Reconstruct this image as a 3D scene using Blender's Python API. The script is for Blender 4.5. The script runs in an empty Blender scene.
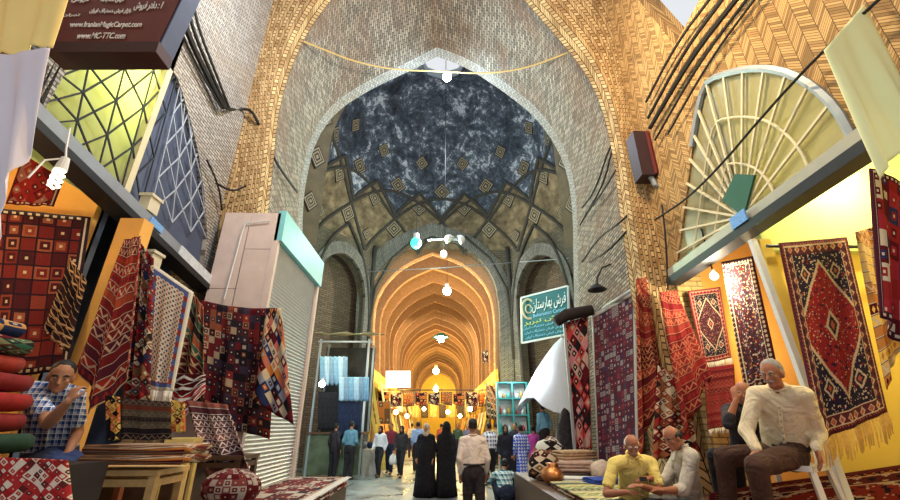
import bpy, bmesh, math, random
from mathutils import Vector, Matrix, noise
from mathutils.geometry import tessellate_polygon
random.seed(7)
PI = math.pi
S = bpy.context.scene
COL = S.collection
def V(*a): return Vector(a)
# ---------------------------------------------------------------- camera
CH = 1.6; FPX = 410.0; TH = math.radians(23.2); PS = math.radians(1.3)
F_ = V(math.sin(PS)*math.cos(TH), math.cos(PS)*math.cos(TH), math.sin(TH))
R_ = V(math.cos(PS), -math.sin(PS), 0)
U_ = R_.cross(F_)
cam_d = bpy.data.cameras.new('camera'); cam = bpy.data.objects.new('camera', cam_d); COL.objects.link(cam)
cam.matrix_world = Matrix.Translation((0,0,CH)) @ Matrix((R_, U_, -F_)).transposed().to_4x4()
cam_d.sensor_width = 36; cam_d.lens = FPX/900*36; cam_d.clip_end = 300
S.camera = cam
def P(px, py, X=None, Y=None, Z=None, t=None):
    """point of the place seen at a photo pixel, on a known plane"""
    d = F_ + R_*((px-450)/FPX) + U_*((250-py)/FPX)
    if X is not None: t = X/d.x
    elif Y is not None: t = Y/d.y
    elif Z is not None: t = (Z-CH)/d.z
    return V(0,0,CH) + d*t
# ---------------------------------------------------------------- node expressions
class E:
    def __init__(s, m, k): s.m = m; s.k = k
    def _b(s, op, o=None, o2=None): return s.m.math(op, s, o, o2)
    def __add__(s, o): return s._b('ADD', o)
    __radd__ = __add__
    def __sub__(s, o): return s._b('SUBTRACT', o)
    def __rsub__(s, o): return s.m.math('SUBTRACT', o, s)
    def __mul__(s, o): return s._b('MULTIPLY', o)
    __rmul__ = __mul__
    def __truediv__(s, o): return s._b('DIVIDE', o)
    def __lt__(s, o): return s._b('LESS_THAN', o)
    def __gt__(s, o): return s._b('GREATER_THAN', o)
    def abs(s): return s._b('ABSOLUTE')
    def floor(s): return s._b('FLOOR')
    def fr(s): return s._b('FRACT')
    def tri(s): return ((s.fr()-.5).abs())*2      # 1 at integers, 0 at halves
    def min(s, o): return s._b('MINIMUM', o)
    def max(s, o): return s._b('MAXIMUM', o)
    def sin(s): return s._b('SINE')
    def pow(s, o): return s._b('POWER', o)
    def sqrt(s): return s._b('SQRT')
    def atan2(s, o): return s._b('ARCTAN2', o)
class M:
    def __init__(s, name, rough=.85, spec=.3):
        s.mat = bpy.data.materials.new(name); s.mat.use_nodes = True
        s.t = s.mat.node_tree; s.n = s.t.nodes; s.l = s.t.links
        s.b = s.n['Principled BSDF']; s.b.inputs['Roughness'].default_value = rough
        s.b.inputs['Specular IOR Level'].default_value = spec
        s._uv = None
    def put(s, inp, v):
        if isinstance(v, E): s.l.new(v.k, inp)
        elif isinstance(v, (tuple, list)): inp.default_value = tuple(v)+(1,) if len(v) == 3 and len(inp.default_value) == 4 else v
        else: inp.default_value = v
    def math(s, op, a, b=None, c=None):
        n = s.n.new('ShaderNodeMath'); n.operation = op; s.put(n.inputs[0], a)
        if b is not None: s.put(n.inputs[1], b)
        if c is not None: s.put(n.inputs[2], c)
        return E(s, n.outputs[0])
    def uv(s):
        if s._uv is None:
            t = s.n.new('ShaderNodeTexCoord'); x = s.n.new('ShaderNodeSeparateXYZ'); s.l.new(t.outputs['UV'], x.inputs[0])
            s._uv = (E(s, x.outputs[0]), E(s, x.outputs[1]))
        return s._uv
    def pos(s, kind='Object'):
        t = s.n.new('ShaderNodeTexCoord'); return E(s, t.outputs[kind])
    def xyz(s, v):
        x = s.n.new('ShaderNodeSeparateXYZ'); s.put(x.inputs[0], v); return [E(s, o) for o in x.outputs]
    def vec(s, x, y, z=0.0):
        n = s.n.new('ShaderNodeCombineXYZ'); s.put(n.inputs[0], x); s.put(n.inputs[1], y); s.put(n.inputs[2], z); return E(s, n.outputs[0])
    def noise(s, v, sc, det=3, rough=.55, dist=0):
        n = s.n.new('ShaderNodeTexNoise'); s.put(n.inputs['Vector'], v); n.inputs['Scale'].default_value = sc
        n.inputs['Detail'].default_value = det; n.inputs['Roughness'].default_value = rough; n.inputs['Distortion'].default_value = dist
        return E(s, n.outputs[0])
    def vor(s, v, sc, feat='F1', out=0):
        n = s.n.new('ShaderNodeTexVoronoi'); s.put(n.inputs['Vector'], v); n.inputs['Scale'].default_value = sc; n.feature = feat
        return E(s, n.outputs[out])
    def hash(s, x, y, z=0.0):
        n = s.n.new('ShaderNodeTexWhiteNoise'); n.noise_dimensions = '3D'; s.l.new(s.vec(x, y, z).k, n.inputs['Vector']); return E(s, n.outputs[0])
    def mix(s, f, a, b):
        n = s.n.new('ShaderNodeMix'); n.data_type = 'RGBA'; s.put(n.inputs[0], f); s.put(n.inputs[6], a); s.put(n.inputs[7], b); return E(s, n.outputs[2])
    def mul(s, a, b):
        n = s.n.new('ShaderNodeMix'); n.data_type = 'RGBA'; n.blend_type = 'MULTIPLY'; n.inputs[0].default_value = 1; s.put(n.inputs[6], a); s.put(n.inputs[7], b); return E(s, n.outputs[2])
    def ramp(s, f, cols, const=True, stops=None):
        n = s.n.new('ShaderNodeValToRGB'); r = n.color_ramp; r.interpolation = 'CONSTANT' if const else 'LINEAR'
        k = len(cols)
        for i, c in enumerate(cols):
            p = stops[i] if stops else (i/k if const else i/max(1, k-1))
            e = r.elements[i] if i < 2 else r.elements.new(p)
            e.position = p
        r.elements[0].position = stops[0] if stops else 0
        for i, c in enumerate(cols): r.elements[i].color = tuple(c)+(1,)
        s.put(n.inputs[0], f); return E(s, n.outputs[0])
    def sm(s, x, a, b):
        n = s.n.new('ShaderNodeMapRange'); n.inputs['From Min'].default_value = a; n.inputs['From Max'].default_value = b; s.put(n.inputs[0], x); return E(s, n.outputs[0])
    def bump(s, h, strength=.4, dist=.02):
        n = s.n.new('ShaderNodeBump'); n.inputs['Strength'].default_value = strength; n.inputs['Distance'].default_value = dist
        s.put(n.inputs['Height'], h); s.l.new(n.outputs[0], s.b.inputs['Normal'])
    def col(s, c): s.put(s.b.inputs['Base Color'], c); return s.mat
_plain = {}
def plain(name, c, rough=.7, metal=0, emit=0, var=.12, sc=6, alpha=1):
    if name in _plain: return _plain[name]
    m = M(name, rough); 
    if var:
        n = m.noise(m.pos(), sc, 4)
        m.col(m.mix(n, tuple(x*(1-var*1.6) for x in c), tuple(min(1, x*(1+var)) for x in c)))
    else: m.put(m.b.inputs['Base Color'], c)
    m.b.inputs['Metallic'].default_value = metal
    if emit: m.put(m.b.inputs['Emission Color'], c); m.b.inputs['Emission Strength'].default_value = emit
    _plain[name] = m.mat; return m.mat
# ---------------------------------------------------------------- meshes
def wloc(o):
    v = V(0,0,0)
    while o: v += o.location; o = o.parent
    return v
class MB:
    def __init__(s): s.v = []; s.f = []; s.u = []; s.mi = []; s.m = 0
    def face(s, pts, uvs=None):
        i = len(s.v); s.v += [Vector(p) for p in pts]; s.f.append(list(range(i, i+len(pts))))
        s.u.append(uvs or [(0,0)]*len(pts)); s.mi.append(s.m)
    def grid(s, g, uvf=None, closed=False, flip=False):
        """g[i][j] points"""
        n = len(g); k = len(g[0]); b = len(s.v)
        for r in g: s.v += [Vector(p) for p in r]
        for i in range(n-1):
            for j in range(k if closed else k-1):
                j2 = (j+1) % k
                q = [b+i*k+j, b+i*k+j2, b+(i+1)*k+j2, b+(i+1)*k+j]
                w = [(i, j), (i, j+1), (i+1, j+1), (i+1, j)]
                if flip: q.reverse(); w.reverse()
                s.f.append(q)
                s.u.append([uvf(*t) if uvf else (t[1]/max(1, k-1), t[0]/max(1, n-1)) for t in w]); s.mi.append(s.m)
        return s
    def box(s, a, b, mat=None):
        x0, y0, z0 = (min(a[i], b[i]) for i in range(3)); x1, y1, z1 = (max(a[i], b[i]) for i in range(3))
        c = [V(x0,y0,z0),V(x1,y0,z0),V(x1,y1,z0),V(x0,y1,z0),V(x0,y0,z1),V(x1,y0,z1),V(x1,y1,z1),V(x0,y1,z1)]
        if mat: c = [mat @ p for p in c]
        lx, ly, lz = x1-x0, y1-y0, z1-z0
        for q, a_, b_ in (((3,2,1,0),lx,ly),((4,5,6,7),lx,ly),((0,1,5,4),lx,lz),((2,3,7,6),lx,lz),((1,2,6,5),ly,lz),((3,0,4,7),ly,lz)):
            s.face([c[i] for i in q], [(0,0),(a_,0),(a_,b_),(0,b_)])
        return s
    def beam(s, a, b, w, h, up=V(0,0,1)):
        """rectangular bar from a to b"""
        a = Vector(a); b = Vector(b); d = (b-a).normalized(); r = d.cross(up)
        r = r.normalized() if r.length > 1e-4 else V(1,0,0); u = r.cross(d)
        L = (b-a).length
        A = [a+r*x*w/2+u*y*h/2 for x, y in ((-1,-1),(1,-1),(1,1),(-1,1))]; B = [p+(b-a) for p in A]
        for i in range(4):
            j = (i+1) % 4; s.face([A[i], A[j], B[j], B[i]], [(0,0),(w,0),(w,L),(0,L)])
        s.face(A[::-1]); s.face(B); return s
    def tube(s, pts, r, n=8, closed=False, sy=1):
        pts = [Vector(p) for p in pts]; rs = r if isinstance(r, (list, tuple)) else [r]*len(pts)
        g = []; ref = None; L = 0
        for i, p in enumerate(pts):
            d = (pts[min(i+1, len(pts)-1)]-pts[max(i-1, 0)])
            if closed: d = pts[(i+1) % len(pts)]-pts[i-1]
            d = d.normalized() if d.length > 1e-6 else V(0,0,1)
            if ref is None: ref = V(0,0,1) if abs(d.z) < .9 else V(1,0,0)
            a = d.cross(ref).normalized(); b = a.cross(d).normalized(); ref = b
            g.append([p+a*rs[i]*math.cos(2*PI*k/n)+b*rs[i]*sy*math.sin(2*PI*k/n) for k in range(n)])
        if closed: g.append(g[0])
        s.grid(g, None, True)
        if not closed:
            s.face(g[0][::-1]); s.face(g[-1])
        return s
    def lathe(s, prof, c=(0,0,0), n=16, sx=1, sy=1):
        c = Vector(c); g = [[c+V(r*sx*math.cos(2*PI*k/n), r*sy*math.sin(2*PI*k/n), z) for k in range(n)] for r, z in prof]
        return s.grid(g, None, True)
    def ball(s, c, r, n=12, sq=(1,1,1)):
        c = Vector(c); h = n//2
        g = [[c+V(r*sq[0]*math.sin(PI*i/h)*math.cos(-2*PI*k/n), r*sq[1]*math.sin(PI*i/h)*math.sin(-2*PI*k/n), r*sq[2]*math.cos(PI*i/h)) for k in range(n)] for i in range(h+1)]
        return s.grid(g, None, True)
    def poly(s, loops, uvf=None, thick=None):
        """flat polygon with holes, extruded by vector thick"""
        tris = tessellate_polygon([[Vector(p) for p in l] for l in loops]); flat = [Vector(p) for l in loops for p in l]
        def uf(p): return uvf(p) if uvf else (p.x, p.z)
        for t in tris: s.face([flat[i] for i in t], [uf(flat[i]) for i in t])
        if thick is not None:
            thick = Vector(thick)
            for t in tris: s.face([flat[i]+thick for i in reversed(t)], [uf(flat[i]) for i in reversed(t)])
            w = thick.length
            for l in loops:
                L = 0
                for i in range(len(l)):
                    a = Vector(l[i]); b = Vector(l[(i+1) % len(l)]); d = (b-a).length
                    s.face([a, b, b+thick, a+thick], [(0,L),(0,L+d),(w,L+d),(w,L)]); L += d
        return s
    def build(s, name, mat, parent=None, smooth=False, origin='base', weld=True, fixn=True):
        me = bpy.data.meshes.new(name)
        off = wloc(parent) if parent else V(0,0,0)
        loc = V(0,0,0)
        if not parent and origin == 'base':
            xs = [p.x for p in s.v]; ys = [p.y for p in s.v]; zs = [p.z for p in s.v]
            loc = V((min(xs)+max(xs))/2, (min(ys)+max(ys))/2, min(zs)); off = loc
        me.from_pydata([tuple(p-off) for p in s.v], [], s.f)
        uvl = me.uv_layers.new(name='UVMap'); k = 0
        for f in s.u:
            for c in f: uvl.data[k].uv = c; k += 1
        mats = mat if isinstance(mat, (list, tuple)) else [mat]
        for m in mats: me.materials.append(m)
        for p, i in zip(me.polygons, s.mi): p.material_index = i
        bm = bmesh.new(); bm.from_mesh(me)
        if weld: bmesh.ops.remove_doubles(bm, verts=bm.verts, dist=1e-5)
        if fixn: bmesh.ops.recalc_face_normals(bm, faces=bm.faces)
        bm.to_mesh(me); bm.free()
        if smooth:
            for p in me.polygons: p.use_smooth = True
        o = bpy.data.objects.new(name, me); COL.objects.link(o); o.location = loc
        if parent: o.parent = parent; o.location = (0,0,0)
        return o
def tag(o, label=None, cat=None, group=None, kind=None):
    if label: o['label'] = label
    if cat: o['category'] = cat
    if group: o['group'] = group
    if kind: o['kind'] = kind
    return o
def thing(name, label, cat, loc=(0,0,0), group=None, kind=None):
    o = bpy.data.objects.new(name, None); COL.objects.link(o); o.location = loc; o.empty_display_size = .2
    return tag(o, label, cat, group, kind)
def struct(name, mb, mat, label=None, **k): return tag(mb.build(name, mat, **k), label, None, None, 'structure')
def copy_tree(o, parent=None):
    c = o.copy(); COL.objects.link(c); c.parent = parent
    for ch in list(o.children): copy_tree(ch, c)
    return c
def light(name, loc, power, color=(1,1,1), r=.06, parent=None):
    d = bpy.data.lights.new(name, 'POINT'); d.energy = power; d.color = color; d.shadow_soft_size = r
    o = bpy.data.objects.new(name, d); COL.objects.link(o); o.location = Vector(loc)-(wloc(parent) if parent else V(0,0,0)); o.parent = parent
    return o
def resample(pts, n):
    pts = [Vector(p) for p in pts]; L = [0]
    for a, b in zip(pts, pts[1:]): L.append(L[-1]+(b-a).length)
    out = []; j = 0
    for i in range(n):
        t = L[-1]*i/(n-1)
        while j < len(L)-2 and L[j+1] < t: j += 1
        out.append(pts[j].lerp(pts[j+1], (t-L[j])/max(1e-9, L[j+1]-L[j])))
    return out
def smoothline(pts, n, it=2):
    pts = [Vector(p) for p in pts]
    for _ in range(it):
        q = [pts[0]]
        for a, b in zip(pts, pts[1:]): q += [a.lerp(b, .25), a.lerp(b, .75)]
        q.append(pts[-1]); pts = q
    return resample(pts, n)
# ---------------------------------------------------------------- building materials
def brick(name, c1, c2, mortar, bw=.24, bh=.075, stain=(.25,.22,.2), st=.35, ang=0, bump=.5):
    m = M(name, .9, .2); u, v = m.uv()
    if ang: ca, sa = math.cos(ang), math.sin(ang); u, v = u*ca-v*sa, u*sa+v*ca
    n = m.n.new('ShaderNodeTexBrick'); m.l.new(m.vec(u, v).k, n.inputs['Vector'])
    n.inputs['Scale'].default_value = 1; n.inputs['Brick Width'].default_value = bw; n.inputs['Row Height'].default_value = bh
    n.inputs['Mortar Size'].default_value = .011; n.inputs['Mortar Smooth'].default_value = .2
    m.put(n.inputs['Color1'], c1); m.put(n.inputs['Color2'], c2); m.put(n.inputs['Mortar'], mortar)
    big = m.noise(m.vec(u, v), .7, 5, .6, .4)
    k = m.sm(big, .45, .75)*st
    c = m.mix(k, E(m, n.outputs[0]), stain)
    f = m.noise(m.vec(u, v), 14, 3); c = m.mul(c, m.ramp(f, [(.55,.55,.55),(1.25,1.25,1.25)], False))
    m.bump(E(m, n.outputs[1])*-1+f*.4, bump, .02)
    return m.col(c)
def chevron(name, c1, c2, mortar, w=.32, h=.075):
    m = M(name, .9, .2); u, v = m.uv()
    q = v/h+(u/w).tri()*w/h*.45
    line = (q.fr() < .2).max(((u/w).tri() > .93)).max((u/w).tri() < .05)
    hs = m.hash(q.floor(), (u/w*2).floor())
    c = m.mix(line, m.ramp(hs, [c1, c2, tuple((a+b)/2 for a, b in zip(c1, c2))]), mortar)
    big = m.noise(m.vec(u, v), 1.1, 4, .6); c = m.mul(c, m.ramp(big, [(.5,.48,.46),(1.2,1.2,1.2)], False))
    m.bump(line*-1, .6, .03)
    return m.col(c)
def herring(name, c1, c2, mortar, w=.42, h=.085):
    m = M(name, .9, .2); u, v = m.uv()
    col_ = (u/w).floor(); par = (col_*.5).fr()*2
    sgn = par*2-1
    q = v/h+sgn*((u/w).fr()*w/h*1.0)
    line = (q.fr() < .2).max((u/w).fr() < .05)
    # cross joints
    hs = m.hash(q.floor(), col_)
    c = m.mix(line, m.ramp(hs, [c1, c2, c1, tuple(x*.7 for x in c2)]), mortar)
    big = m.noise(m.vec(u, v), .9, 4, .6); c = m.mul(c, m.ramp(big, [(.55,.5,.45),(1.2,1.2,1.2)], False))
    m.bump(line*-1, .5, .03)
    return m.col(c)
grey_brick = brick('grey_brick', (.54,.52,.49), (.34,.32,.30), (.13,.12,.11), bw=.17, bh=.055, stain=(.34,.24,.15), st=.4)
tan_brick = brick('tan_brick', (.46,.30,.14), (.34,.22,.11), (.14,.09,.05), bw=.2, bh=.08, stain=(.25,.17,.1))
pier_brick = chevron('pier_brick', (.72,.50,.25), (.42,.25,.11), (.05,.03,.015), w=.33, h=.11)
herring_brick = herring('herringbone_brick', (.60,.38,.16), (.42,.25,.1), (.12,.07,.04), w=.15, h=.04)
yellow_brick = brick('yellow_brick', (.62,.44,.17), (.48,.32,.12), (.25,.16,.07), bh=.09, stain=(.3,.2,.12), st=.3)
corridor_brick = brick('corridor_brick', (.56,.42,.27), (.36,.24,.15), (.10,.06,.04), bh=.16, bw=.42, stain=(.30,.16,.12), st=.8)
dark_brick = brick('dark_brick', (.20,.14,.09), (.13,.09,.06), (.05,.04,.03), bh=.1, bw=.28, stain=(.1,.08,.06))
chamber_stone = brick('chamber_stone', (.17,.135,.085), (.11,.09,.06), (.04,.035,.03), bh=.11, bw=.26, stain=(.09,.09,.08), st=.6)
grey_trim = brick('grey_trim_brick', (.19,.18,.155), (.12,.115,.10), (.05,.05,.05), bh=.1, bw=.3)
def mk_ground():
    m = M('bazaar_ground', .45, .5); p = m.pos('Object')
    a = m.noise(p, .9, 6, .6, .3); b = m.noise(p, 9, 4)
    c = m.ramp(a, [(.05,.06,.06),(.13,.14,.14),(.24,.26,.26),(.15,.17,.15)], False, [.25,.42,.56,.75])
    m.put(m.b.inputs['Roughness'], m.sm(a, .35, .7)*.5+.18)
    m.bump(b+a*2, .4, .03)
    return m.col(m.mul(c, m.ramp(b, [(.6,.6,.6),(1.2,1.2,1.2)], False)))
ground_mat = mk_ground()
def mk_dome():
    m = M('dome_plaster', .9, .2); p = m.pos('Object'); x, y, z = m.xyz(p)
    u, v = m.uv()          # u = angle turns*16, v = height
    n1 = m.noise(p, .55, 8, .72, .8); n2 = m.noise(p, 3.5, 6, .75)
    plaster = m.ramp(n1*.6+n2*.4, [(.018,.021,.028),(.05,.058,.075),(.11,.125,.16),(.48,.50,.54),(.26,.28,.33)], False, [.38,.47,.53,.57,.68])
    # tile lozenges of the dome
    a = (u*2).tri(); b = (v*.9).tri(); d = (a+b)
    nest = ((d*3).fr() < .22)
    plaster = m.mix(nest*(m.noise(p, .4, 2) > .5)*.55, plaster, (.02,.025,.035))
    n3 = m.noise(p, 2.2, 5, .6)
    brown = m.ramp(n3, [(.07,.05,.03),(.15,.11,.065),(.30,.22,.13)], False, [.3,.5,.72])
    th = (1-(1-(u+.5).tri()).pow(.8)*0-(1-(u+.5).tri()))*1.7+12.1
    k = m.sm(v-th, -.03, .03)
    m.bump(n2+n1, .5, .06)
    return m.col(m.mix(k, brown, plaster))
dome_mat = mk_dome()
def mk_plaque():
    m = M('lozenge_tile', .8, .3); u, v = m.uv()
    d = (u-.5).abs().max((v-.5).abs())*2
    c = m.ramp(d, [(.26,.20,.12),(.025,.022,.02),(.24,.19,.12),(.03,.027,.024),(.27,.21,.13),(.025,.022,.02)], True, [0,.2,.38,.55,.7,.86])
    return m.col(c)
plaque_mat = mk_plaque()
rib_mat = plain('rib_brick', (.05,.045,.038), .9, var=.4, sc=9)
rib_warm = plain('corridor_rib_brick', (.26,.14,.07), .9, var=.4, sc=12)
def glass(name, c, tr=.35, clear=.15, rough=.3):
    m = M(name, rough); 
    t = m.n.new('ShaderNodeBsdfTranslucent'); m.put(t.inputs[0], c)
    tp = m.n.new('ShaderNodeBsdfTransparent'); m.put(tp.inputs[0], tuple(min(1, x*1.1) for x in c))
    n = m.noise(m.pos(), 3, 4); m.col(m.mul(c, m.ramp(n, [(.6,.6,.6),(1,1,1)], False)))
    a = m.n.new('ShaderNodeMixShader'); a.inputs[0].default_value = tr
    m.l.new(m.b.outputs[0], a.inputs[1]); m.l.new(t.outputs[0], a.inputs[2])
    b = m.n.new('ShaderNodeMixShader'); b.inputs[0].default_value = clear
    m.l.new(a.outputs[0], b.inputs[1]); m.l.new(tp.outputs[0], b.inputs[2])
    m.l.new(b.outputs[0], m.n['Material Output'].inputs[0])
    return m.mat
white_paint = plain('white_paint', (.72,.72,.70), .5)
cream_paint = plain('cream_paint', (.66,.58,.38), .6)
grey_metal = plain('grey_metal', (.32,.36,.40), .45, .4)
dark_metal = plain('dark_metal', (.035,.035,.04), .5, .5)
black_rubber = plain('black_cable', (.015,.013,.013), .6)
wood = plain('pale_wood', (.62,.38,.15), .55, var=.25, sc=14)
dark_wood = plain('dark_wood', (.09,.045,.025), .5, var=.3, sc=14)
orange_wall = plain('ochre_plaster', (.80,.42,.10), .85, var=.12, sc=3)
yellow_wall = plain('yellow_plaster', (.70,.47,.08), .85, var=.1, sc=3)
lime_wall = plain('lime_plaster', (.62,.70,.24), .85, var=.06, sc=3)
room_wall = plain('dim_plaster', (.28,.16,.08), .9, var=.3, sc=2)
# ================================================================ THE BUILDING
XL = -4.1; XR = 4.0
_g = MB(); _g.face([V(-9,-4,0),V(9,-4,0),V(9,85,0),V(-9,85,0)]); struct("floor", _g, ground_mat)
def arch_px(pts, Y): return [P(x, y, Y=Y) for x, y in pts]
def toground(l):
    """carry both ends of a profile straight down to the floor"""
    a, b = l[0].copy(), l[-1].copy(); a.z = 0; b.z = 0
    return [a]+l+[b]
# ---- side walls of the near bay, above the shop fronts
def lunette(X, yc, zc, r, h, n=28):
    return [V(X, yc+r*math.cos(PI*i/n)*(1-.0*math.sin(PI*i/n)), zc+h*math.sin(PI*i/n)**.9) for i in range(n+1)]
def right_lun():
    px = [(677,264),(681,235),(686,200),(692,150),(697,115),(705,82),(722,75),(745,69),(770,68),(795,74),(820,90),(838,108),(851,130)]
    return smoothline([P(x, y, X=XR) for x, y in px], 30, 2)
RL = right_lun()
zl = 4.12
RL = [V(XR, p.y, max(p.z, zl)) for p in RL]; RL[0].z = zl; RL[-1].z = zl
notch = [P(706,-60,X=XR), P(699,0,X=XR), P(675,45,X=XR), P(660,0,X=XR+.45), P(646,-60,X=XR+.45)]
for q in notch: q.x = XR
outer = [V(XR,-1.5,zl), V(XR,7.0,zl), V(XR,7.0,12.6)]+[V(XR, 6.6, 12.6)]+notch[::-1]+[V(XR,3.6,12.2), V(XR,-1.5,12.2)]
lun_loop = RL
def interp(l, y):
    for p, q in zip(l, l[1:]):
        if p[0] <= y <= q[0]: return p[1]+(q[1]-p[1])*(y-p[0])/max(1e-6, q[0]-p[0])
    return l[0][1] if y < l[0][0] else l[-1][1]
def striped(X, low, top, dx, extra=()):
    low = sorted(low); b = MB(); Ys = sorted(set([p[0] for p in low]+[p[0] for p in top]+[-1.5+i*.5 for i in range(18)]+list(extra)))
    Ys = [y for y in Ys if -1.5 <= y <= 7.0]
    A = [[V(X,y,interp(low, y)) for y in Ys], [V(X,y,interp(top, y)) for y in Ys]]
    uvf = lambda g: (lambda i, j: (Ys[j], g[i][j].z))
    b.grid(A, uvf(A)); B = [[p+V(dx,0,0) for p in r] for r in A]; b.grid(B, uvf(B), flip=True)
    for k in (0, 1): b.grid([A[k], B[k]], lambda i, j: (i*.45, Ys[j]))
    return b
nt = sorted([(p.y, p.z) for p in notch[:4]]); nt.append((max(6.05, nt[-1][0]+.1), notch[4].z))
b = striped(XR, [(-1.5,zl)]+[(p.y, p.z) for p in RL]+[(7.0,zl)], [(-1.5,12.2),(nt[0][0]-.05,12.2)]+nt+[(7.0,12.6)], .45)
struct('wall_right', b, herring_brick)
LLp = [(208,248),(206,215),(203,180),(196,140),(186,105),(177,72),(150,52),(110,40),(75,42),(50,60),(40,95),(38,118)]
LL = smoothline([P(x, y, X=XL) for x, y in LLp], 30, 2)
LL = [V(XL, p.y, max(p.z, zl)) for p in LL]; LL[0].z = zl; LL[-1].z = zl
b = striped(XL, [(-1.5,zl)]+[(p.y, p.z) for p in LL]+[(7.0,zl)], [(-1.5,12.2),(7.0,12.6)], -.45)
struct('wall_left', b, grey_brick)
# ---- the near transverse arch: two brick piers that spread into the vault
YA = 6.8
innerL = [(243,400),(243,330),(252,250),(258,200),(264,150),(268,110),(275,75),(290,35),(310,0),(345,-40),(390,-75),(430,-92)]
innerR = [(656,400),(650,330),(638,250),(630,200),(624,150),(613,100),(597,62),(572,30),(545,0),(510,-38),(470,-72),(430,-92)]
outerL = [(196,400),(205,330),(216,250),(222,200),(230,150),(236,100),(241,60),(243,30),(244,0),(246,-60),(250,-130),(300,-200),(430,-240)]
outerR = [(703,400),(690,330),(676,250),(668,200),(656,150),(645,100),(636,60),(632,30),(630,0),(632,-60),(632,-130),(560,-200),(430,-240)]
N = 60
def side(inn, out, name, flip):
    a = arch_px(inn, YA); c = arch_px(out, YA)
    a[0].z = a[0].z; a = [V(a[0].x, a[0].y, 0)]+a; c = [V(c[0].x, c[0].y, 0)]+c
    a = smoothline(a, N, 2); c = smoothline(c, N, 2)
    b = MB()
    W = 5
    LL_ = 0; arc = [0]
    for i in range(1, N): arc.append(arc[-1]+(a[i]-a[i-1]).length)
    g = [[a[i].lerp(c[i], j/W) for j in range(W+1)] for i in range(N)]
    b.grid(g, lambda i, j: ((c[i]-a[i]).length*j/W, arc[i]))
    dp = V(0,.5,0)
    b.grid([[p+dp for p in r] for r in g], lambda i, j: ((c[i]-a[i]).length*j/W, arc[i]), flip=True)
    b.grid([[a[i], a[i]+dp] for i in range(N)], lambda i, j: (j*.5, arc[i]))
    b.grid([[c[i], c[i]+dp] for i in range(N)], lambda i, j: (j*.5, arc[i]))
    struct(name, b, pier_brick)
side(innerL, outerL, 'wall_pier_left', False)
side(innerR, outerR, 'wall_pier_right', True)
# ---- funnel vault between the near arch and the arch of the domed chamber
YB = 10.0
rear = [(296,430),(297,350),(298,260),(298,205),(302,170),(312,132),(333,102),(372,78),(408,62),(437,47),(468,58),(508,84),(538,108),(560,138),(572,168),(577,205),(578,260),(580,350),(583,430)]
front = [(243,400),(243,330),(252,250),(258,200),(264,150),(268,110),(275,75),(290,35),(310,0),(345,-40),(390,-75),(430,-92),(470,-72),(510,-38),(545,0),(572,30),(597,62),(613,100),(624,150),(630,200),(638,250),(650,330),(656,400)]
NV = 121
def halves(px, Y, ap):
    pts = arch_px(px, Y); k = [i for i, p in enumerate(px) if p == ap][0]
    l = [V(pts[0].x, Y, 0)]+pts[:k+1]; r = pts[k:]+[V(pts[-1].x, Y, 0)]
    return smoothline(l, NV//2+1, 1)[:-1]+smoothline(r, NV//2+1, 1)
fr_ = halves(front, YA+.45, (430,-92)); re_ = halves(rear, YB, (437,47))
arc = [0]
for i in range(1, len(fr_)): arc.append(arc[-1]+((fr_[i]-fr_[i-1]).length+(re_[i]-re_[i-1]).length)/2)
b = MB(); W = 8
g = [[fr_[i].lerp(re_[i], j/W) for j in range(W+1)] for i in range(len(fr_))]
b.grid(g, lambda i, j: (3.2*j/W, arc[i]))
struct('ceiling_near_vault', b, brick('vault_brick', (.52,.45,.36), (.22,.19,.16), (.08,.065,.05), bw=.2, bh=.075, stain=(.22,.13,.09), st=.95, bump=.8), smooth=True)
# screen wall around the chamber arch
outl = [V(-7,YB,0)]+[V(-7,YB,19.5), V(7,YB,19.5), V(7,YB,0)]+re_[::-1]
b = MB(); b.poly([outl], lambda p: (p.x, p.z), (0,.4,0)); struct('wall_chamber_front', b, grey_brick)
# ---- domed chamber
YC = 15.5
YR = 20.0
HW = 3.55; SX = 5.9; DY = 16.9
def wallseg(name, a, c, z1, holes, mat, thick=.5):
    a = Vector(a); c = Vector(c); d = (c-a).normalized(); nrm = V(-d.y, d.x, 0)*-thick
    if nrm.dot(a-V(0,YC,0)) < 0: nrm = -nrm
    b = MB(); L = (c-a).length
    out = [a.copy()]
    # openings reach the floor: walk the outline
    for h in holes: out += h
    out += [c.copy(), V(c.x, c.y, z1), V(a.x, a.y, z1)]
    b.poly([out], lambda p: ((p-a).dot(d), p.z), nrm)
    return struct(name, b, mat)
mainpx = [(367,425),(367,340),(368,296),(376,275),(398,251),(432,237),(465,247),(489,269),(499,295),(500,345),(501,425)]
main = [P(x, y, Y=YR) for x, y in mainpx]
ml = smoothline([V(main[0].x,YR,0)]+main[:6], 22, 2); mr = smoothline(main[5:]+[V(main[-1].x,YR,0)], 22, 2)
MAIN = ml+mr[1:]
ZW = 11.2
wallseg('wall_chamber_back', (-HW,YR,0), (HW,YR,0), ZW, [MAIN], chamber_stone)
def diag_pt(sx, s, z):   # s metres along the diagonal wall from the back wall
    a = V(HW*sx, YR, 0); c = V(SX*sx, DY, 0); return a+(c-a).normalized()*s+V(0,0,z)
def _n(): pass
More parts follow.
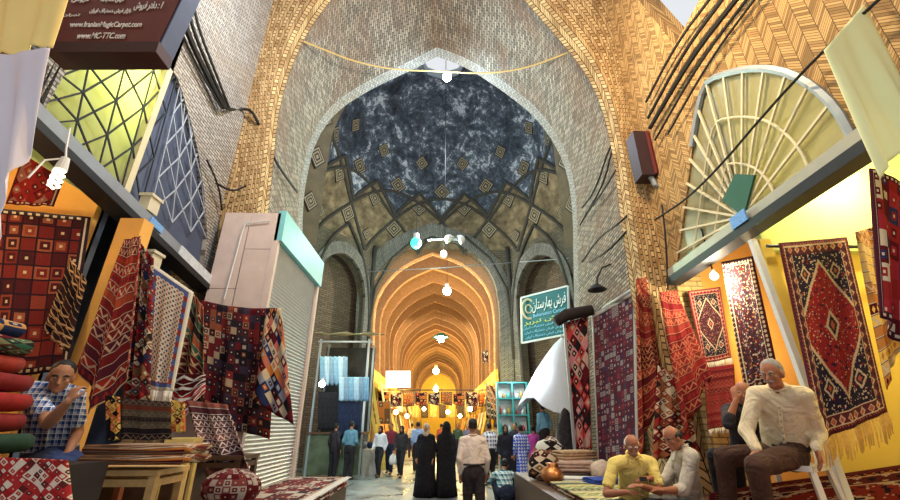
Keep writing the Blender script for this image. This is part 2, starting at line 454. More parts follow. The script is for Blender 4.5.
def niche(sx, s0, s1, z0, zs, za):
    l = [diag_pt(sx, s0, z0), diag_pt(sx, s0, zs)]
    m_ = (s0+s1)/2; w = (s1-s0)/2
    for i in range(1, 12):
        t = i/12; l.append(diag_pt(sx, s0+w*(1-math.cos(t*PI/2)), zs+(za-zs)*math.sin(t*PI/2)**.85*.93+(za-zs)*.07*t))
    l.append(diag_pt(sx, m_, za))
    for i in range(11, 0, -1):
        t = i/12; l.append(diag_pt(sx, s1-w*(1-math.cos(t*PI/2)), zs+(za-zs)*math.sin(t*PI/2)**.85*.93+(za-zs)*.07*t))
    l += [diag_pt(sx, s1, zs), diag_pt(sx, s1, z0)]
    return l
for sx, nm in ((-1,'left'),(1,'right')):
    hole = niche(sx, .42, 3.5, 0, 6.9, 9.3)
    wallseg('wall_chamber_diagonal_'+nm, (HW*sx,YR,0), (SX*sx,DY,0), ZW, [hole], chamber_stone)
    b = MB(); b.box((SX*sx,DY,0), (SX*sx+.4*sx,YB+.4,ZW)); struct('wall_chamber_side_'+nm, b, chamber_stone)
    # arch band round the niche, standing proud of the wall
    i0 = niche(sx, .46, 3.46, .5, 6.9, 9.22); o0 = niche(sx, .12, 3.8, .5, 7.0, 9.85)
    nr = (V(0,YC,0)-diag_pt(sx, 1.8, 0)); nr.z = 0; nr.normalize()
    b = MB(); f = [[p+nr*.14, q+nr*.14] for p, q in zip(i0, o0)]
    arcs = [0]
    for i in range(1, len(i0)): arcs.append(arcs[-1]+(o0[i]-o0[i-1]).length)
    b.grid(f, lambda i, j: (j*.45, arcs[i])); b.grid([[q+nr*.14, q] for q in o0]); b.grid([[p, p+nr*.14] for p in i0])
    struct('trim_niche_arch_'+nm, b, grey_trim)
    # recess behind the niche
    bk = -nr*1.2
    b = MB(); a = diag_pt(sx, -.3, 0)+bk; c = diag_pt(sx, 4, 0)+bk
    b.poly([[a, c, V(c.x,c.y,10.5), V(a.x,a.y,10.5)]], lambda p: (p.x*1.3, p.z), tuple(-nr*.2)); struct('wall_niche_back_'+nm, b, dark_brick)
# frame band round the main arch
op = [(356,425),(356,338),(357,290),(366,264),(390,239),(432,224),(472,236),(499,260),(511,290),(513,340),(514,425)]
om = [P(x, y, Y=YR) for x, y in op]
OM = smoothline([V(om[0].x,YR,0)]+om[:6], 22, 2)+smoothline(om[5:]+[V(om[-1].x,YR,0)], 22, 2)[1:]
b = MB(); dp = V(0,-.16,0); arcs = [0]
for i in range(1, len(OM)): arcs.append(arcs[-1]+(OM[i]-OM[i-1]).length)
b.grid([[p+dp, q+dp] for p, q in zip(MAIN, OM)], lambda i, j: (j*.5, arcs[i]))
b.grid([[q+dp, q] for q in OM]); b.grid([[p, p+dp] for p in MAIN])
struct('trim_main_arch', b, grey_trim)
# net zone and dome
Z0 = 10.2; Z1 = 13.6; ZT = 18.9; RD = 5.0
def rbase(a):
    dx, dy = abs(math.cos(a)), abs(math.sin(a))
    # octagon: |y|<5.1 , |x|<SX, diagonals
    k = 1e9
    for nx, ny, d in ((1,0,SX),(0,1,YR-YC+.0),(.797,.604,HW*.797+(YR-YC)*.604)):
        q = dx*nx+dy*ny
        if q > 1e-6: k = min(k, d/q)
    return k
def dome_pt(a, z):
    if z <= Z1:
        t = max(0, (z-Z0)/(Z1-Z0)); t2 = t*t*(3-2*t); r = rbase(a)*(1-t2)+RD*t2
    else:
        t = (z-Z1)/(ZT-Z1); r = RD*math.sqrt(max(0, 1-t**1.9))
    return V(r*math.cos(a), YC+r*math.sin(a), z)
zs = [Z0+(Z1-Z0)*i/10 for i in range(11)]+[Z1+(ZT-Z1)*math.sin(PI/2*i/16)*.972 for i in range(1, 17)]
NA = 96
b = MB(); dg = [[dome_pt(2*PI*k/NA, z) for k in range(NA+1)] for z in zs]
b.grid([r[-24-28:] + r[1:-24-19] if 0 else r for r in dg[10:]], lambda i, j: (j/NA*12, zs[i+10]))
back = list(range(-13, 62))          # the net zone stops where the entrance arch opens
b.grid([[dome_pt(2*PI*k/NA, z) for k in back] for z in zs[:11]], lambda i, j: ((j-13)/NA*12, zs[i]))
struct('ceiling_dome', b, dome_mat, smooth=True, origin='world')
for sx, k in ((1,-13), (-1,61)):
    b = MB(); e = [dome_pt(2*PI*k/NA, z) for z in [8.5]+zs[:11]]; e[0].z = 6.5
    b.grid([[p, V(4.3*sx, YB+.38, p.z)] for p in e], lambda i, j: (j*2, e[i].z)); struct('wall_chamber_corner_'+('right' if sx > 0 else 'left'), b, plain('net_plaster', (.13,.10,.06), .9, var=.5, sc=2))
# ribs of the net vault
b = MB(); C0 = V(0,YC,12)
for k in range(12):
    a0 = (k+.5)*2*PI/12; da = 3*2*PI/12
    mid = (a0+da/2) % (2*PI)
    if mid > PI+.9 and mid < 2*PI-.9: continue
    pts = []
    for i in range(25):
        t = i/24; z = Z0-.3+(Z1-.05-Z0+.3)*math.sin(PI*t)**.85
        p = dome_pt(a0+da*(t), max(z, Z0)); p.z = z
        q = V(0,YC,p.z)-p; pts.append(p+q.normalized()*.04)
    pts = [p for p in pts if (p.y-YC)/max(.1, math.hypot(p.x, p.y-YC)) > -.74]
    if len(pts) > 2: b.tube(pts, .085, 6)
for k in range(12):
    pts = []
    a0 = (k)*2*PI/12
    for i in range(13):
        t = i/12; z = 12.1+1.7*(1-abs(2*t-1))**.8; p = dome_pt(a0+2*PI/12*t, z); q = V(0,YC,p.z)-p; pts.append(p+q.normalized()*.05)
    pts = [p for p in pts if (p.y-YC)/max(.1, math.hypot(p.x, p.y-YC)) > -.74]
    if len(pts) > 2: b.tube(pts, .1, 6)
for sx in (-1, 1):
    cb = [V(HW*sx*.985,YR-.12,z) for z in (4.5,7,8.5)]
    b.tube(cb+[V(HW*sx*.98,YR-.15,10.3)], .12, 6)
    b.tube([V(HW*sx*.985,YR-.14,6.2), V(HW*sx*.93,YR-.16,8.0), V(HW*sx*.72,YR-.16,9.6), V(HW*sx*.35,YR-.16,10.9)], .08, 6)
    q = [diag_pt(sx, s_, z)+V(-.08*sx,-.1,0) for s_, z in ((.05,6.2),(.3,8.2),(1.0,9.9),(1.9,10.9))]; b.tube(smoothline(q, 14), .08, 6)
    q = [diag_pt(sx, s_, z)+V(-.08*sx,-.1,0) for s_, z in ((3.6,6.2),(3.4,8.2),(2.8,9.9),(1.9,10.9))]; b.tube(smoothline(q, 14), .08, 6)
struct('trim_dome_ribs', b, rib_mat, smooth=True)
def plaque(p, nrm, w, h):
    up = V(0,0,1); r = up.cross(nrm).normalized(); u = nrm.cross(r).normalized(); p = p+nrm*.06
    return [p-u*h, p+r*w, p+u*h, p-r*w]
b = MB()
def add_pl(p, nrm, w, h):
    q = plaque(p, nrm, w, h); b.face(q, [(0,0),(1,0),(1,1),(0,1)])
    b.face([x-nrm*.06 for x in q[::-1]]); 
    for i in range(4): b.face([q[i], q[(i+1)%4], q[(i+1)%4]-nrm*.06, q[i]-nrm*.06])
for k in range(12):
    for z, w, off in ((12.75,.42,.5),(11.35,.46,0.),(10.8,.3,.5),(14.0,.5,0),(15.6,.4,.5)):
        a = (k+off)*2*PI/12
        if z < Z1 and PI+.5 < a < 2*PI-.5: continue
        p = dome_pt(a, z); e = .02
        n1 = (dome_pt(a+e, z)-dome_pt(a-e, z)).cross(dome_pt(a, z+e)-dome_pt(a, z-e)).normalized()
        if n1.dot(V(0,YC,z)-p) < 0: n1 = -n1
        add_pl(p, n1, w, w*1.15)
for sx, k in ((1,-13), (-1,61)):
    for z, w in ((7.8,.28),(9.4,.34),(11.0,.34),(12.6,.3)):
        e = dome_pt(2*PI*k/NA, max(z, Z0)); e.z = z; c_ = V(4.3*sx, YB+.38, z); n_ = (c_-e).cross(V(0,0,1)).normalized()
        if n_.dot(V(0,YC,z)-e) < 0: n_ = -n_
        add_pl(e.lerp(c_, .45), n_, w, w*1.3)
for sx in (-1, 1):
    add_pl(V(3.0*sx, YR, 9.3), V(0,-1,0), .3, .45)
struct('trim_dome_lozenges', b, plaque_mat)
# flat soffit closing chamber corners above the walls
# oculus lantern
b = MB(); b.lathe([(1.35,0),(1.35,.5),(1.15,.5),(1.15,0)], (0,YC,ZT-.2), 8); struct('window_1', b, grey_metal)
# ---- corridor
prof = [V(p.x*1.015, 0, p.z*1.008) for p in MAIN]
def cor(y, k=1, x0=0): return [V(p.x*k+x0, y, p.z*k) for p in prof]
arcs = [0]
for i in range(1, len(prof)): arcs.append(arcs[-1]+(prof[i]-prof[i-1]).length)
ys = [YR+.1+i*1.5 for i in range(40)]
b = MB(); b.grid([cor(y) for y in ys], lambda i, j: (ys[i] if i < len(ys) else 0, arcs[j])); struct('ceiling_corridor', b, corridor_brick, smooth=True)
b = MB(); y = YR+.5
while y < 78:
    o = cor(y, 1.0); n_ = cor(y, .93); n2 = cor(y+.32, .93); o2 = cor(y+.32, 1.0)
    b.grid([o, n_]); b.grid([n_, n2], lambda i, j: (arcs[j % len(arcs)], i*.5)); b.grid([n2, o2]); y += 2.4
struct('trim_corridor_ribs', b, rib_warm)
for sx, nm in ((-1,'left'),(1,'right')):
    xe = prof[0].x if sx < 0 else prof[-1].x
    b = MB(); b.box((xe-.02*sx,YR+.3,0), (xe-.14*sx,78,4.1)); struct('wall_corridor_'+nm, b, plain('corridor_yellow', (.72,.46,.07), .8, var=.45, sc=3))
b = MB(); b.box((-4,79,0), (4,79.3,11)); struct('wall_corridor_end', b, yellow_wall)
# ---- shop rooms behind the side walls (floors are raised platforms)
def room(sx, X0, X1, Y0, Y1, nm, m_side, m_back):
    X0 += .16*sx
    b = MB(); b.box((X0,Y0-.12,.7), (X1,Y0+.0,7.2)); struct('wall_shop_near_'+nm, b, m_side)
    b = MB(); b.box((X0,Y1,.7), (X1,Y1+.12,7.2)); struct('wall_shop_far_'+nm, b, m_side)
    b = MB(); b.box((X1,Y0-.1,.0), (X1+.2*sx,Y1+.1,7.2)); struct('wall_shop_back_'+nm, b, m_back)
    b = MB(); b.box((X0+.46*sx,Y0-.1,7.2), (X1,Y1+.1,7.4)); struct('ceiling_shop_'+nm, b, m_back)
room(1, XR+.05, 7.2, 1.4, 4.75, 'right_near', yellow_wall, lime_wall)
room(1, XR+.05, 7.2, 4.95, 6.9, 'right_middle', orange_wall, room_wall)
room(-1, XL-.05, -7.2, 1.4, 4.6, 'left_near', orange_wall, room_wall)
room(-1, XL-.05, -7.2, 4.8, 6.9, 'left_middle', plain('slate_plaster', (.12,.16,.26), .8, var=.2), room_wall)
b = MB(); b.box((1.6,.4,0), (7.2,9.95,.68)); struct('floor_platform_right', b, dark_wood)
b = MB(); b.box((-7.2,.4,0), (-2.0,5.48,.68)); struct('floor_platform_left', b, dark_wood)
b = MB(); b.box((P(93,300,Y=4.4).x,4.38,.69), (P(119,300,Y=4.4).x,4.56,3.85)); struct('trim_ochre_pillar', b, orange_wall)
# walls under the lunettes beyond the shops, near the pier
b = MB(); b.box((XR,6.55,0), (XR+.45,7.3,zl)); struct('wall_shop_pier_right', b, yellow_brick)
b = MB(); b.box((XL-.45,6.55,0), (XL,7.3,zl)); struct('wall_shop_pier_left', b, tan_brick)
# ================================================================ RUG WEAVES
RED = (.27,.018,.018); DRED = (.10,.008,.012); NAVY = (.02,.03,.09); BLK = (.018,.012,.014); CRM = (.58,.46,.32); ORG = (.55,.18,.04)
YEL = (.78,.50,.10); WHT = (.80,.78,.74); BRN = (.20,.09,.04); PNK = (.55,.20,.18); GRN = (.03,.10,.06); BLU = (.06,.14,.38); TEAL = (.05,.22,.24)
def fin(m, c, u, v, dens=90):
    w = m.noise(m.vec(u*dens, v*dens*1.2), 1, 2)
    m.bump(w, .5, .01)
    return m.col(m.mul(c, m.ramp(w, [(.62,.62,.62),(1.15,1.15,1.15)], False)))
def medallion(name, field=RED, border=DRED, dark=NAVY, light_=CRM, accent=ORG, asp=1.6, seed=0, dia=1.0, res=90):
    m = M(name, .95, .1); u, v = m.uv()
    X = ((u*res).floor()+.5)/res-.5; Y = ((v*res*asp).floor()+.5)/res-asp/2
    e = (.5-X.abs()).min(asp/2-Y.abs())
    fl = m.vor(m.vec(X+seed, Y), 16); f2 = m.vor(m.vec(X+seed*2+3, Y), 33)
    f3 = m.noise(m.vec(X+seed, Y), 22, 2)
    sp = m.mix(f2 < .22, field, light_); sp = m.mix((fl < .2)*(f3 > .5), sp, accent)
    sp = m.mix((f3 > .6), sp, dark)
    d = (X.abs()*1.25+Y.abs()/asp*1.55*dia)
    d = (d*22).floor()/22
    corner = d > .56
    spc = m.mix(f2 < .3, dark, light_); spc = m.mix(fl < .2, spc, field)
    c = m.mix(corner, sp, spc)
    c = m.mix((d > .53)*(d < .57), c, light_)
    c = m.mix((d < .12), c, light_); c = m.mix((d < .09), c, dark); c = m.mix(d < .04, c, accent)
    # four small lozenges
    q = ((X.abs()-.22).abs()*1.0+(Y.abs()-asp*.30).abs()*.8); c = m.mix(q < .075, c, light_); c = m.mix(q < .05, c, dark); c = m.mix(q < .025, c, accent)
    # border
    s = ((X*9.5).tri()+(Y*9.5).tri())
    bc = m.mix(s < .75, border, light_); bc = m.mix(s < .5, bc, accent); bc = m.mix(s > 1.6, bc, dark)
    c = m.mix(e < .145, c, light_); c = m.mix(e < .137, c, border); c = m.mix(e < .125, c, bc)
    c = m.mix(e < .055, c, light_); c = m.mix(e < .045, c, m.mix((X*30+Y*30).fr() > .5, dark, accent)); c = m.mix(e < .025, c, border)
    return fin(m, c, u, v)
def patch(name, nx, ny, pal, inner=True, seed=0, border=None, line=None, rot=False, size=.6):
    m = M(name, .95, .1); u, v = m.uv()
    a, b = (u*nx+v*ny, u*nx-v*ny) if rot else (u*nx, v*ny)
    ia, ib = a.floor(), b.floor(); fa, fb = a.fr(), b.fr()
    h = m.hash(ia, ib, seed); h2 = m.hash(ia, ib, seed+9.5)
    c = m.ramp(h, pal)
    if inner:
        r = (fa-.5).abs().max((fb-.5).abs())
        c = m.mix((r < size/2)*(h2 > .35), c, m.ramp(m.hash(ia, ib, seed+4.2), pal[::-1])); c = m.mix((r < size/6)*(h2 > .35), c, CRM)
    if line: c = m.mix(((fa-.5).abs() > .44).max((fb-.5).abs() > .44), c, line)
    if border: 
        e = (.5-(u-.5).abs()).min((.5-(v-.5).abs())*ny/nx)
        c = m.mix(e < .06, c, border); c = m.mix((e < .045)*(e > .02)*(((u*nx*2).fr() > .5)), c, CRM)
    return fin(m, c, u, v)
def kilim(name, n, pal, k=8, seed=0, diag=0.0, edge=None, motif=CRM, mot=.5):
    m = M(name, .95, .1); u, v = m.uv()
    q = v*n+u*diag; i = q.floor(); f = q.fr()
    c = m.ramp(m.hash(i, seed), pal)
    z = (u*k).tri()
    on = m.hash(i, seed+3.3)
    zz = ((f-z*.6-.2).abs() < .13); c = m.mix(zz*(on > mot), c, motif)
    dd = (((u*k+.5).tri()-.5).abs()+(f-.5).abs()) < .33
    c = m.mix(dd*(on < mot*.6), c, m.ramp(m.hash(i, seed+7), pal[::-1]))
    c = m.mix((f < .09), c, motif); c = m.mix((f > .94), c, BLK)
    if edge: c = m.mix((u-.5).abs() > .42, c, m.mix((v*n*2.5).fr() > .5, edge, motif))
    return fin(m, c, u, v)
def lattice(name, bg, fg, nx, ny, border, b2, bw=.16):
    m = M(name, .95, .1); u, v = m.uv()
    d = ((u*nx).tri()+(v*ny).tri())
    c = m.mix(d < .55, bg, fg); c = m.mix(d > 1.5, c, b2)
    e = (.5-(u-.5).abs()).min((.5-(v-.5).abs())*ny/nx)
    c = m.mix(e < bw, c, m.mix((v*ny*.4).fr() > .55, border, b2)); c = m.mix(e < bw*.45, c, bg); 
    return fin(m, c, u, v)
def allover(name, bg, dots, seed=0, sc=26, asp=2.2, border=DRED):
    m = M(name, .95, .1); u, v = m.uv(); res = 70
    X = ((u*res).floor()+.5)/res; Y = ((v*res*asp).floor()+.5)/res
    f = m.vor(m.vec(X+seed, Y), sc); r = m.vor(m.vec(X+seed, Y), sc, out=1)
    rx = m.xyz(r)[0]
    c = m.mix(f < .42, bg, m.ramp(rx, dots)); c = m.mix(f < .14, c, CRM)
    e = (.5-(u-.5).abs()).min(asp/2-(Y-asp/2).abs())
    s = ((X*11).tri()+(Y*11).tri())
    c = m.mix(e < .12, c, m.mix(s < .8, border, CRM)); c = m.mix((e < .13)*(e > .115), c, CRM); c = m.mix(e < .025, c, border)
    return fin(m, c, u, v)
fringe_mat = plain('wool_fringe', (.72,.44,.10), .9, var=.3, sc=40)
def quadpt(c, u, v): return c[0].lerp(c[1], u).lerp(c[3].lerp(c[2], u), v)
def rug(name, label, corners, mat, cat='rug', group=None, nu=20, nv=30, amp=.03, waves=2.5, thick=.012, fringe=None, fl=.14, sag=0, ph=0, tip=0, fmat=None, part=False):
    """hanging textile; corners TL, TR, BR, BL in the place"""
    c = [Vector(p) for p in corners]
    nrm = (c[1]-c[0]).cross(c[3]-c[0]).normalized()
    if nrm.dot(V(0,0,1.6)-c[0]) < 0: nrm = -nrm
    def pt(u, v, off=0):
        p = quadpt(c, u, v); a = amp*(.25+v)
        d = a*math.sin(2*PI*(u*waves)+ph+v*1.3)+a*.5*math.sin(2*PI*u*waves*2.3+ph*2-v*2)
        p = p+nrm*(d+off); p.z -= sag*math.sin(PI*u)*(1-v*.6); p.z -= tip*v*(1-abs(2*u-1)); p.z += amp*.4*math.sin(9*u+ph)*v
        return p
    b = MB()
    b.grid([[pt(i/nu, j/nv) for i in range(nu+1)] for j in range(nv+1)], lambda j, i: (i/nu, 1-j/nv))
    b.grid([[pt(i/nu, j/nv, -thick) for i in range(nu+1)] for j in range(nv+1)], lambda j, i: (i/nu, 1-j/nv), flip=True)
    for e0 in (0, 1):
        b.grid([[pt(i/nu, e0), pt(i/nu, e0, -thick)] for i in range(nu+1)], lambda i, j: (i/nu, 1-e0))
        b.grid([[pt(e0, j/nv), pt(e0, j/nv, -thick)] for j in range(nv+1)], lambda j, i: (e0, 1-j/nv))
    o = b.build(name, mat, smooth=False)
    for p in o.data.polygons: p.use_smooth = True
    tag(o, label, cat, group)
    for f in (fringe or []):
        vv = 1 if f == 'b' else 0; b = MB(); w = (c[1]-c[0]).length; n = int(w/.028)
        dn = (quadpt(c, .5, 1)-quadpt(c, .5, 0)).normalized()*(1 if vv else -1)
        for i in range(n):
            u = (i+.5)/n; p = pt(u, vv); q = p+dn*fl*random.uniform(.8, 1.1)+V(random.uniform(-.01,.01), 0, 0)
            b.tube([p, p.lerp(q, .5)+nrm*.01, q], [.011,.011,.006], 4)
        b.build('fringe', fmat or fringe_mat, o)
    return o
def flat_rug(name, label, corners, mat, thick=.015, fringe=None, group=None, cat='rug', amp=.006, fmat=None, fl=.1):
    """rug lying on something; corners in order round it"""
    c = [Vector(p) for p in corners]; n = 14; b = MB()
    def pt(u, v, o): p = quadpt(c, u, v); p.z += o+amp*(1+math.sin(7*u+3*v)*math.sin(5*v+2*u)); return p
    b.grid([[pt(i/n, j/n, thick) for i in range(n+1)] for j in range(n+1)], lambda j, i: (i/n, j/n))
    b.grid([[pt(i/n, j/n, 0) for i in range(n+1)] for j in range(n+1)], lambda j, i: (i/n, j/n), flip=True)
    for e in (0, 1):
        b.grid([[pt(i/n, e, 0), pt(i/n, e, thick)] for i in range(n+1)], lambda i, j: (i/n, e)); b.grid([[pt(e, i/n, 0), pt(e, i/n, thick)] for i in range(n+1)], lambda i, j: (e, i/n))
    o = b.build(name, mat); tag(o, label, cat, group)
    if fringe is not None:
        b = MB(); a, d = c[fringe], c[(fringe+1) % 4]; ctr = (c[0]+c[1]+c[2]+c[3])/4; out = ((a+d)/2-ctr).normalized(); k = int((a-d).length/.03)
        for i in range(k):
            p = a.lerp(d, (i+.5)/k)+V(0,0,thick+amp); b.tube([p, p+out*fl*random.uniform(.8,1.1)-V(0,0,thick*.5)], .008, 4)
        b.build('fringe', fmat or plain('white_fringe', (.75,.72,.66), .9), o)
    return o
def folded(name, label, c, sz, mat, group=None, rz=0, cat='rug', layers=3):
    """a folded rug: slabs with a rounded fold at the front end"""
    b = MB(); lx, ly, h = sz; R = Matrix.Rotation(rz, 4, 'Z'); c = Vector(c); n = 8
    th = h/layers
    for k in range(layers):
        z0 = k*th; prof = []
        sx_ = lx/2*(1-.015*k)
        for i in range(n+1):
            a = -PI/2+PI*i/n; prof.append((sx_-th/2+math.cos(a)*th/2, z0+th/2+math.sin(a)*th*.49))
        for i in range(n+1):
            a = PI/2+PI*i/n; prof.append((-sx_+th/2+math.cos(a)*th/2, z0+th/2+math.sin(a)*th*.49))
        rings = []
        for j in range(7):
            t = j/6; yy = -ly/2+ly*t; s = 1-.06*(abs(2*t-1)**6)
            rings.append([c+R@V(x, yy, h/2+(z-h/2)*s+.006*math.sin(6*t+k*2)) for x, z in prof])
        per = len(prof)
        b.grid(rings, lambda j, i: (i/per, j/6), True)
        b.face(rings[0][::-1], [(.5+.4*math.cos(i), .5) for i in range(per)]); b.face(rings[-1])
    o = b.build(name, mat, smooth=True); return tag(o, label, cat, group)
# ================================================================ LETTERING
_AR = {'ا':('\ufe8d','\ufe8e',None,None),'ب':('\ufe8f','\ufe90','\ufe91','\ufe92'),'ت':('\ufe95','\ufe96','\ufe97','\ufe98'),'د':('\ufea9','\ufeaa',None,None),
'ر':('\ufead','\ufeae',None,None),'س':('\ufeb1','\ufeb2','\ufeb3','\ufeb4'),'ش':('\ufeb5','\ufeb6','\ufeb7','\ufeb8'),'ف':('\ufed1','\ufed2','\ufed3','\ufed4'),
'ه':('\ufee9','\ufeea','\ufeeb','\ufeec'),'م':('\ufee1','\ufee2','\ufee3','\ufee4'),'ن':('\ufee5','\ufee6','\ufee7','\ufee8'),'و':('\ufeed','\ufeee',None,None),
'ی':('\ufbfc','\ufbfd','\ufbfe','\ufbff'),'ل':('\ufedd','\ufede','\ufedf','\ufee0'),'ز':('\ufeaf','\ufeb0',None,None),'ه':('\ufee9','\ufeea','\ufeeb','\ufeec')}
def shape(s):
    out = []
    for i, ch in enumerate(s):
        if ch not in _AR: out.append(ch); continue
        f = _AR[ch]; prev = i > 0 and s[i-1] in _AR and _AR[s[i-1]][2] is not None
        nxt = i < len(s)-1 and s[i+1] in _AR and f[2] is not None
        out.append(f[3] if prev and nxt else f[1] if prev else f[2] if nxt else f[0])
    return ''.join(out[::-1])
def lettering(name, txt, quad, mat, parent, off=.012, thick=.006, slant=0, bold=0):
    """raised letters filling a quad TL, TR, BR, BL"""
    cu = bpy.data.curves.new(name, 'FONT'); cu.body = txt; cu.size = 1; cu.offset = bold; cu.resolution_u = 3
    o = bpy.data.objects.new(name, cu); COL.objects.link(o); bpy.context.view_layer.update()
    me = bpy.data.meshes.new_from_object(o.evaluated_get(bpy.context.evaluated_depsgraph_get()))
    COL.objects.unlink(o); bpy.data.objects.remove(o); bpy.data.curves.remove(cu)
    c = [Vector(p) for p in quad]; nrm = (c[1]-c[0]).cross(c[3]-c[0]).normalized()
    if nrm.dot(V(0,0,1.6)-c[0]) < 0: nrm = -nrm
    xs = [v.co.x for v in me.vertices]; ys_ = [v.co.y for v in me.vertices]
    if not xs: return None
    x0, x1, y0, y1 = min(xs), max(xs), min(ys_), max(ys_); base = wloc(parent)
    for v in me.vertices: v.co = quadpt(c, (v.co.x-x0)/(x1-x0), 1-(v.co.y-y0)/(y1-y0))+nrm*off-base
    bm = bmesh.new(); bm.from_mesh(me)
    r = bmesh.ops.extrude_face_region(bm, geom=bm.faces[:]); 
    for e in r['geom']:
        if isinstance(e, bmesh.types.BMVert): e.co += nrm*thick
    bmesh.ops.recalc_face_normals(bm, faces=bm.faces); bm.to_mesh(me); bm.free()
    me.materials.clear(); me.materials.append(mat)
    ob = bpy.data.objects.new(name, me); COL.objects.link(ob); ob.parent = parent
    return ob
def sub(c, u0, v0, u1, v1): return [quadpt(c, u0, v0), quadpt(c, u1, v0), quadpt(c, u1, v1), quadpt(c, u0, v1)]
def Q(px, **k): return [P(x, y, **k) for x, y in px]
# ================================================================ NEAR BAY, RIGHT SIDE
# lunette over the right shops: pane, glazing bars, arc frame, little emblem
wn = thing('window_2', 'fan shaped lunette window with pale radial bars over the right-hand shops', None, (XR,5,zl), None, 'structure')
def fanpane(L, X, mat, par, nm='pane'):
    yc_ = sum(p.y for p in L)/len(L); c_ = V(X, yc_, zl); b = MB()
    for dx in (0, .02):
        for p, q in zip(L, L[1:]): b.face([c_+V(dx,0,0), V(X+dx,p.y,p.z), V(X+dx,q.y,q.z)], [(0,0),(1,0),(1,1)])
    return b.build(nm, mat, par, fixn=False)
fanpane(RL, XR+.03, glass('frosted_yellow_glass', (.52,.48,.28), .4, .0), wn)
FC = P(742,217,X=XR-.02); bars = MB()
def lunp(p, x=XR-.02): return V(x, p.y, p.z)
arcn = [RL[i] for i in range(0, 30)]
for i in range(1, 29, 2): bars.beam(FC, lunp(RL[i]), .03, .03)
for fr2 in (.36, .68):
    bars.tube([FC.lerp(lunp(p), fr2) for p in RL], .018, 6)
bars.build('glazing_bars', cream_paint, wn)
b = MB(); b.tube([lunp(p, XR-.01) for p in RL[10:]], .05, 6, sy=1); b.build('arc_frame', grey_metal, wn)
b = MB(); k4 = Q([(735,174),(754,175),(743,217),(722,200)], X=XR-.07); b.poly([k4], None, (.03,0,0)); b.build('emblem_board', plain('bottle_green', (.02,.10,.06), .5), wn)
# fascia under it
fa, fb = P(676,270,X=XR-.1), P(862,136,X=XR-.1)
fz = lambda a: a
fs = thing('shop_fascia', 'long pale metal fascia board with dark underside below the fan window', 'fascia', (fa+fb)/2)
b = MB(); d_ = (fb-fa).normalized(); b.beam(fa-d_*.2, fb+d_*.9, .08, .15); b.build('board', plain('fascia_metal', (.42,.40,.33), .45, .2), fs)
b = MB(); dn = V(0.02,0,-.14); b.beam(fa-d_*.2+dn, fb+d_*.9+dn, .22, .12); b.build('shutter_housing', dark_metal, fs)
b = MB(); q = fa.lerp(fb, .52)+V(-.1,0,0); b.beam(q-d_*.14, q+d_*.14, .02, .16); b.build('sticker', plain('blue_sticker', (.15,.35,.75), .4, var=.3, sc=30), fs)
# header panel and door posts of the near right shop
b = MB(); h4 = [V(4.02,4.66,3.62), V(7.1,4.66,3.62), V(7.1,4.66,4.6), V(4.02,4.66,4.6)]
b.box((4.05,4.62,3.62), (7.1,4.72,7.0)); struct('trim_header_panel', b, lime_wall)
b = MB(); b.tube([V(3.98,4.5,3.62), V(7.0,4.5,3.62)], .022); tag(b.build('curtain_rail', dark_metal), 'thin dark rail above the large red medallion rug', 'rail')
b = MB(); p0 = P(752,240,Y=4.45); p1 = P(803,378,Y=4.45); b.beam(p0, p1+(p1-p0)*.7, .07, .06, V(0,1,0)); struct('door_1', b, white_paint, 'white post beside the near right shop')
b = MB(); p0 = P(763,240,Y=4.6); p1 = P(812,388,Y=4.6); b.beam(p0, p1, .14, .05, V(0,1,0)); struct('trim_post_edge', b, yellow_wall)
mR1 = medallion('weave_red_medallion', (.26,.02,.025), (.10,.02,.03), (.02,.015,.035), (.52,.40,.28), (.40,.10,.05), 1.75, 1, res=110)
rug('hanging_rug', 'large red medallion rug with gold fringe hanging in the near right shop', Q([(779,243),(847,237),(889,412),(821,441)], Y=4.15), mR1, fringe='b', fl=.24, amp=.012, nu=24, nv=36)
mR2 = allover('weave_dark_floral', (.05,.02,.025), [RED,(.55,.25,.1),DRED,CRM,(.12,.1,.2)], 2, 24, 2.4, (.06,.015,.02))
rug('hanging_rug', 'dark floral rug hanging behind the two seated men, left of the white post', Q([(721,262),(752,256),(777,376),(746,394)], X=4.2), mR2, amp=.02)
mR3 = medallion('weave_dark_medallion', (.06,.015,.02), (.22,.02,.025), (.015,.012,.02), (.45,.32,.22), (.5,.1,.06), 1.9, 4)
rug('hanging_rug', 'dark red rug with small central flower hung at the far doorway, upper one of two', Q([(688,291),(720,287),(732,358),(703,364)], Y=6.35), mR3, amp=.01, fringe='b', fl=.1, fmat=plain('pale_fringe', (.66,.58,.45), .9))
mR4 = kilim('weave_deep_red', 16, [(.20,.015,.02),(.12,.01,.015),(.26,.03,.03)], 7, 3, motif=(.28,.08,.05))
rug('hanging_rug', 'plain deep red rug with pale lower edge hung below the small flower rug', Q([(704,368),(734,364),(738,424),(708,430)], Y=6.3), mR4, amp=.01, fringe='b', fl=.08, fmat=plain('pale_fringe', (.66,.58,.45), .9))
mR5 = kilim('weave_red_band', 15, [(.27,.022,.018),(.17,.012,.015),(.21,.03,.022)], 8, 5, diag=1.5, motif=(.42,.15,.08))
rug('hanging_rug', 'red banded rug folded over the brick pier, widening to its lower end', Q([(659,292),(677,290),(710,380),(684,436)], Y=6.3), mR5, amp=.05, waves=2)
mR6 = kilim('weave_red_diagonal', 20, [(.26,.03,.02),(.18,.014,.014),(.10,.01,.012)], 6, 8, diag=4.5, motif=(.45,.18,.08))
rug('hanging_rug', 'red rug with slanting orange bands hung at the left of the right brick pier', Q([(636,279),(646,277),(664,382),(638,462)], Y=6.72), mR6, amp=.05, waves=1.5)
b = MB()
mR6b = patch('weave_pier_kilim', 4, 12, [BLK,DRED,CRM,RED,(.3,.1,.05)], seed=6, rot=True)
